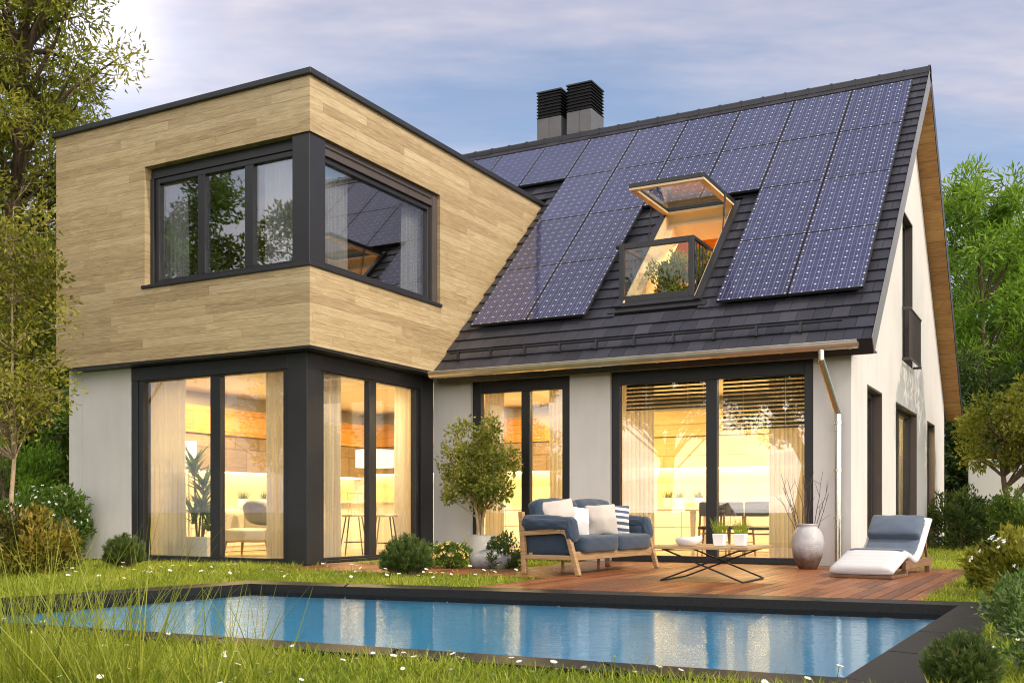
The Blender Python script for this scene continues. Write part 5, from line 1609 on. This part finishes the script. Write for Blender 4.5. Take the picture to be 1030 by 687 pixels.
o = link('lawn_grass', np_mesh('lawn_grass', np.concatenate(VV), np.concatenate(FF), np.concatenate(TT)), M['grass'])
tag(o, 'bright green lawn grass around the pool and the house', 'grass', kind='stuff')

# daisies
mb = MB()
mb.tube([(0, 0, 0), (.004, 0, .05), (0, .003, .095)], .0014, 4)
proto = None
VV, FF = [], []
def daisy_mesh(s, seed):
    rng = np.random.default_rng(seed)
    k = 11; a = np.arange(k) * 6.2832 / k
    P = np.tile([0, 0, .0], (k, 1)); D = np.c_[np.cos(a), np.sin(a), .28 * np.ones(k)]
    S = np.c_[-np.sin(a), np.cos(a), np.zeros(k)]
    a0 = D * .003 * s; b = D * .011 * s + S * .0042 * s; c = D * .015 * s; d_ = D * .011 * s - S * .0042 * s
    return np.stack([a0, b, c, d_], 1).reshape(-1, 3), np.arange(4 * k).reshape(k, 4)
V, F = daisy_mesh(1.0, 1)
pet_me = np_mesh('petals', V + np.array([0, 0, .097]), F); pet_me.materials.append(M['petal'])
mb2 = MB(); mb2.lathe([(.0035, .096), (.0045, .099), (.003, .102)], n=8)
rng = np.random.default_rng(99)
spots = []
for p0, p1, d0, d1, n in ((0, 900, 4.0, 5.0, 46), (0, 880, 4.9, 6.6, 26), (60, 560, 9.6, 12.5, 110), (880, 1030, 4.3, 8.5, 14)):
    c_ = 0
    while c_ < n:
        x, y = at(rng.uniform(p0, p1), rng.uniform(d0, d1))
        if lawn_ok(np.array([x]), np.array([y]))[0]: spots.append((x, y, d0)); c_ += 1
for i, (x, y, d0) in enumerate(spots):
    if proto is None:
        proto = empty('daisy', (0, 0, 0), 'small white daisy growing in the lawn', 'flower', 'daisies in the lawn')
        st = mb.build('stem', M['grass'], proto); pe = link('petals', pet_me, None, proto); ey = mb2.build('centre', M['yellow'], proto)
        o = proto
    else:
        o = copy_tree(proto)
    o.location = (x, y, GZ); s = rng.uniform(.75, 1.25) * (1.35 if d0 > 9 else 1.0)
    o.scale = (s, s, s * rng.uniform(.75, 1.15)); o.rotation_euler = (rng.normal(.25, .25), rng.normal(0, .2), rng.uniform(0, 6.28))

# tall ornamental grass in front
def tall_clump(label, loc, n, h, spread, seed, bend=.35, w=.006):
    rng = np.random.default_rng(seed)
    e = empty('ornamental_grass', loc, label, 'grass clump', 'tall grass clumps in the foreground')
    P = np.c_[rng.normal(0, spread, n), rng.normal(0, spread, n), np.zeros(n)]
    D = np.c_[P[:, 0] * 2.2 + rng.normal(0, .26, n), P[:, 1] * 2.2 + rng.normal(0, .26, n), np.ones(n)]
    L = h * rng.uniform(.45, 1.08, n)
    V, F, tt = blades(P, D, L, w * rng.uniform(.6, 1.2, n), rng, bend * L * rng.uniform(.1, 1.0, n), 7)
    tt = np.clip(np.repeat(rng.normal(.5, .25, n), 7), 0, 1)
    link('blades', np_mesh('blades', V, F, tt), M['tall_grass'], e)
x, y = at(38, 4.55); tall_clump('tallest grass clump with long arching blades in the bottom left corner', (x, y, GZ), 210, .80, .13, 301)
x, y = at(118, 4.35); tall_clump('tall grass clump with upright blades right beside the tallest clump', (x, y, GZ), 130, .80, .10, 302, .3)
x, y = at(215, 4.25); tall_clump('thin sparse grass clump between the tall clumps and the centre of the lawn', (x, y, GZ), 50, .58, .08, 303, .3)
x, y = at(-25, 4.9); tall_clump('grass clump cut by the left edge of the photo', (x, y, GZ), 150, .62, .14, 304)
x, y = at(250, 4.45); tall_clump('wispy grass clump in front of the pool edge, right of the thin clump', (x, y, GZ), 26, .50, .06, 305, .3)
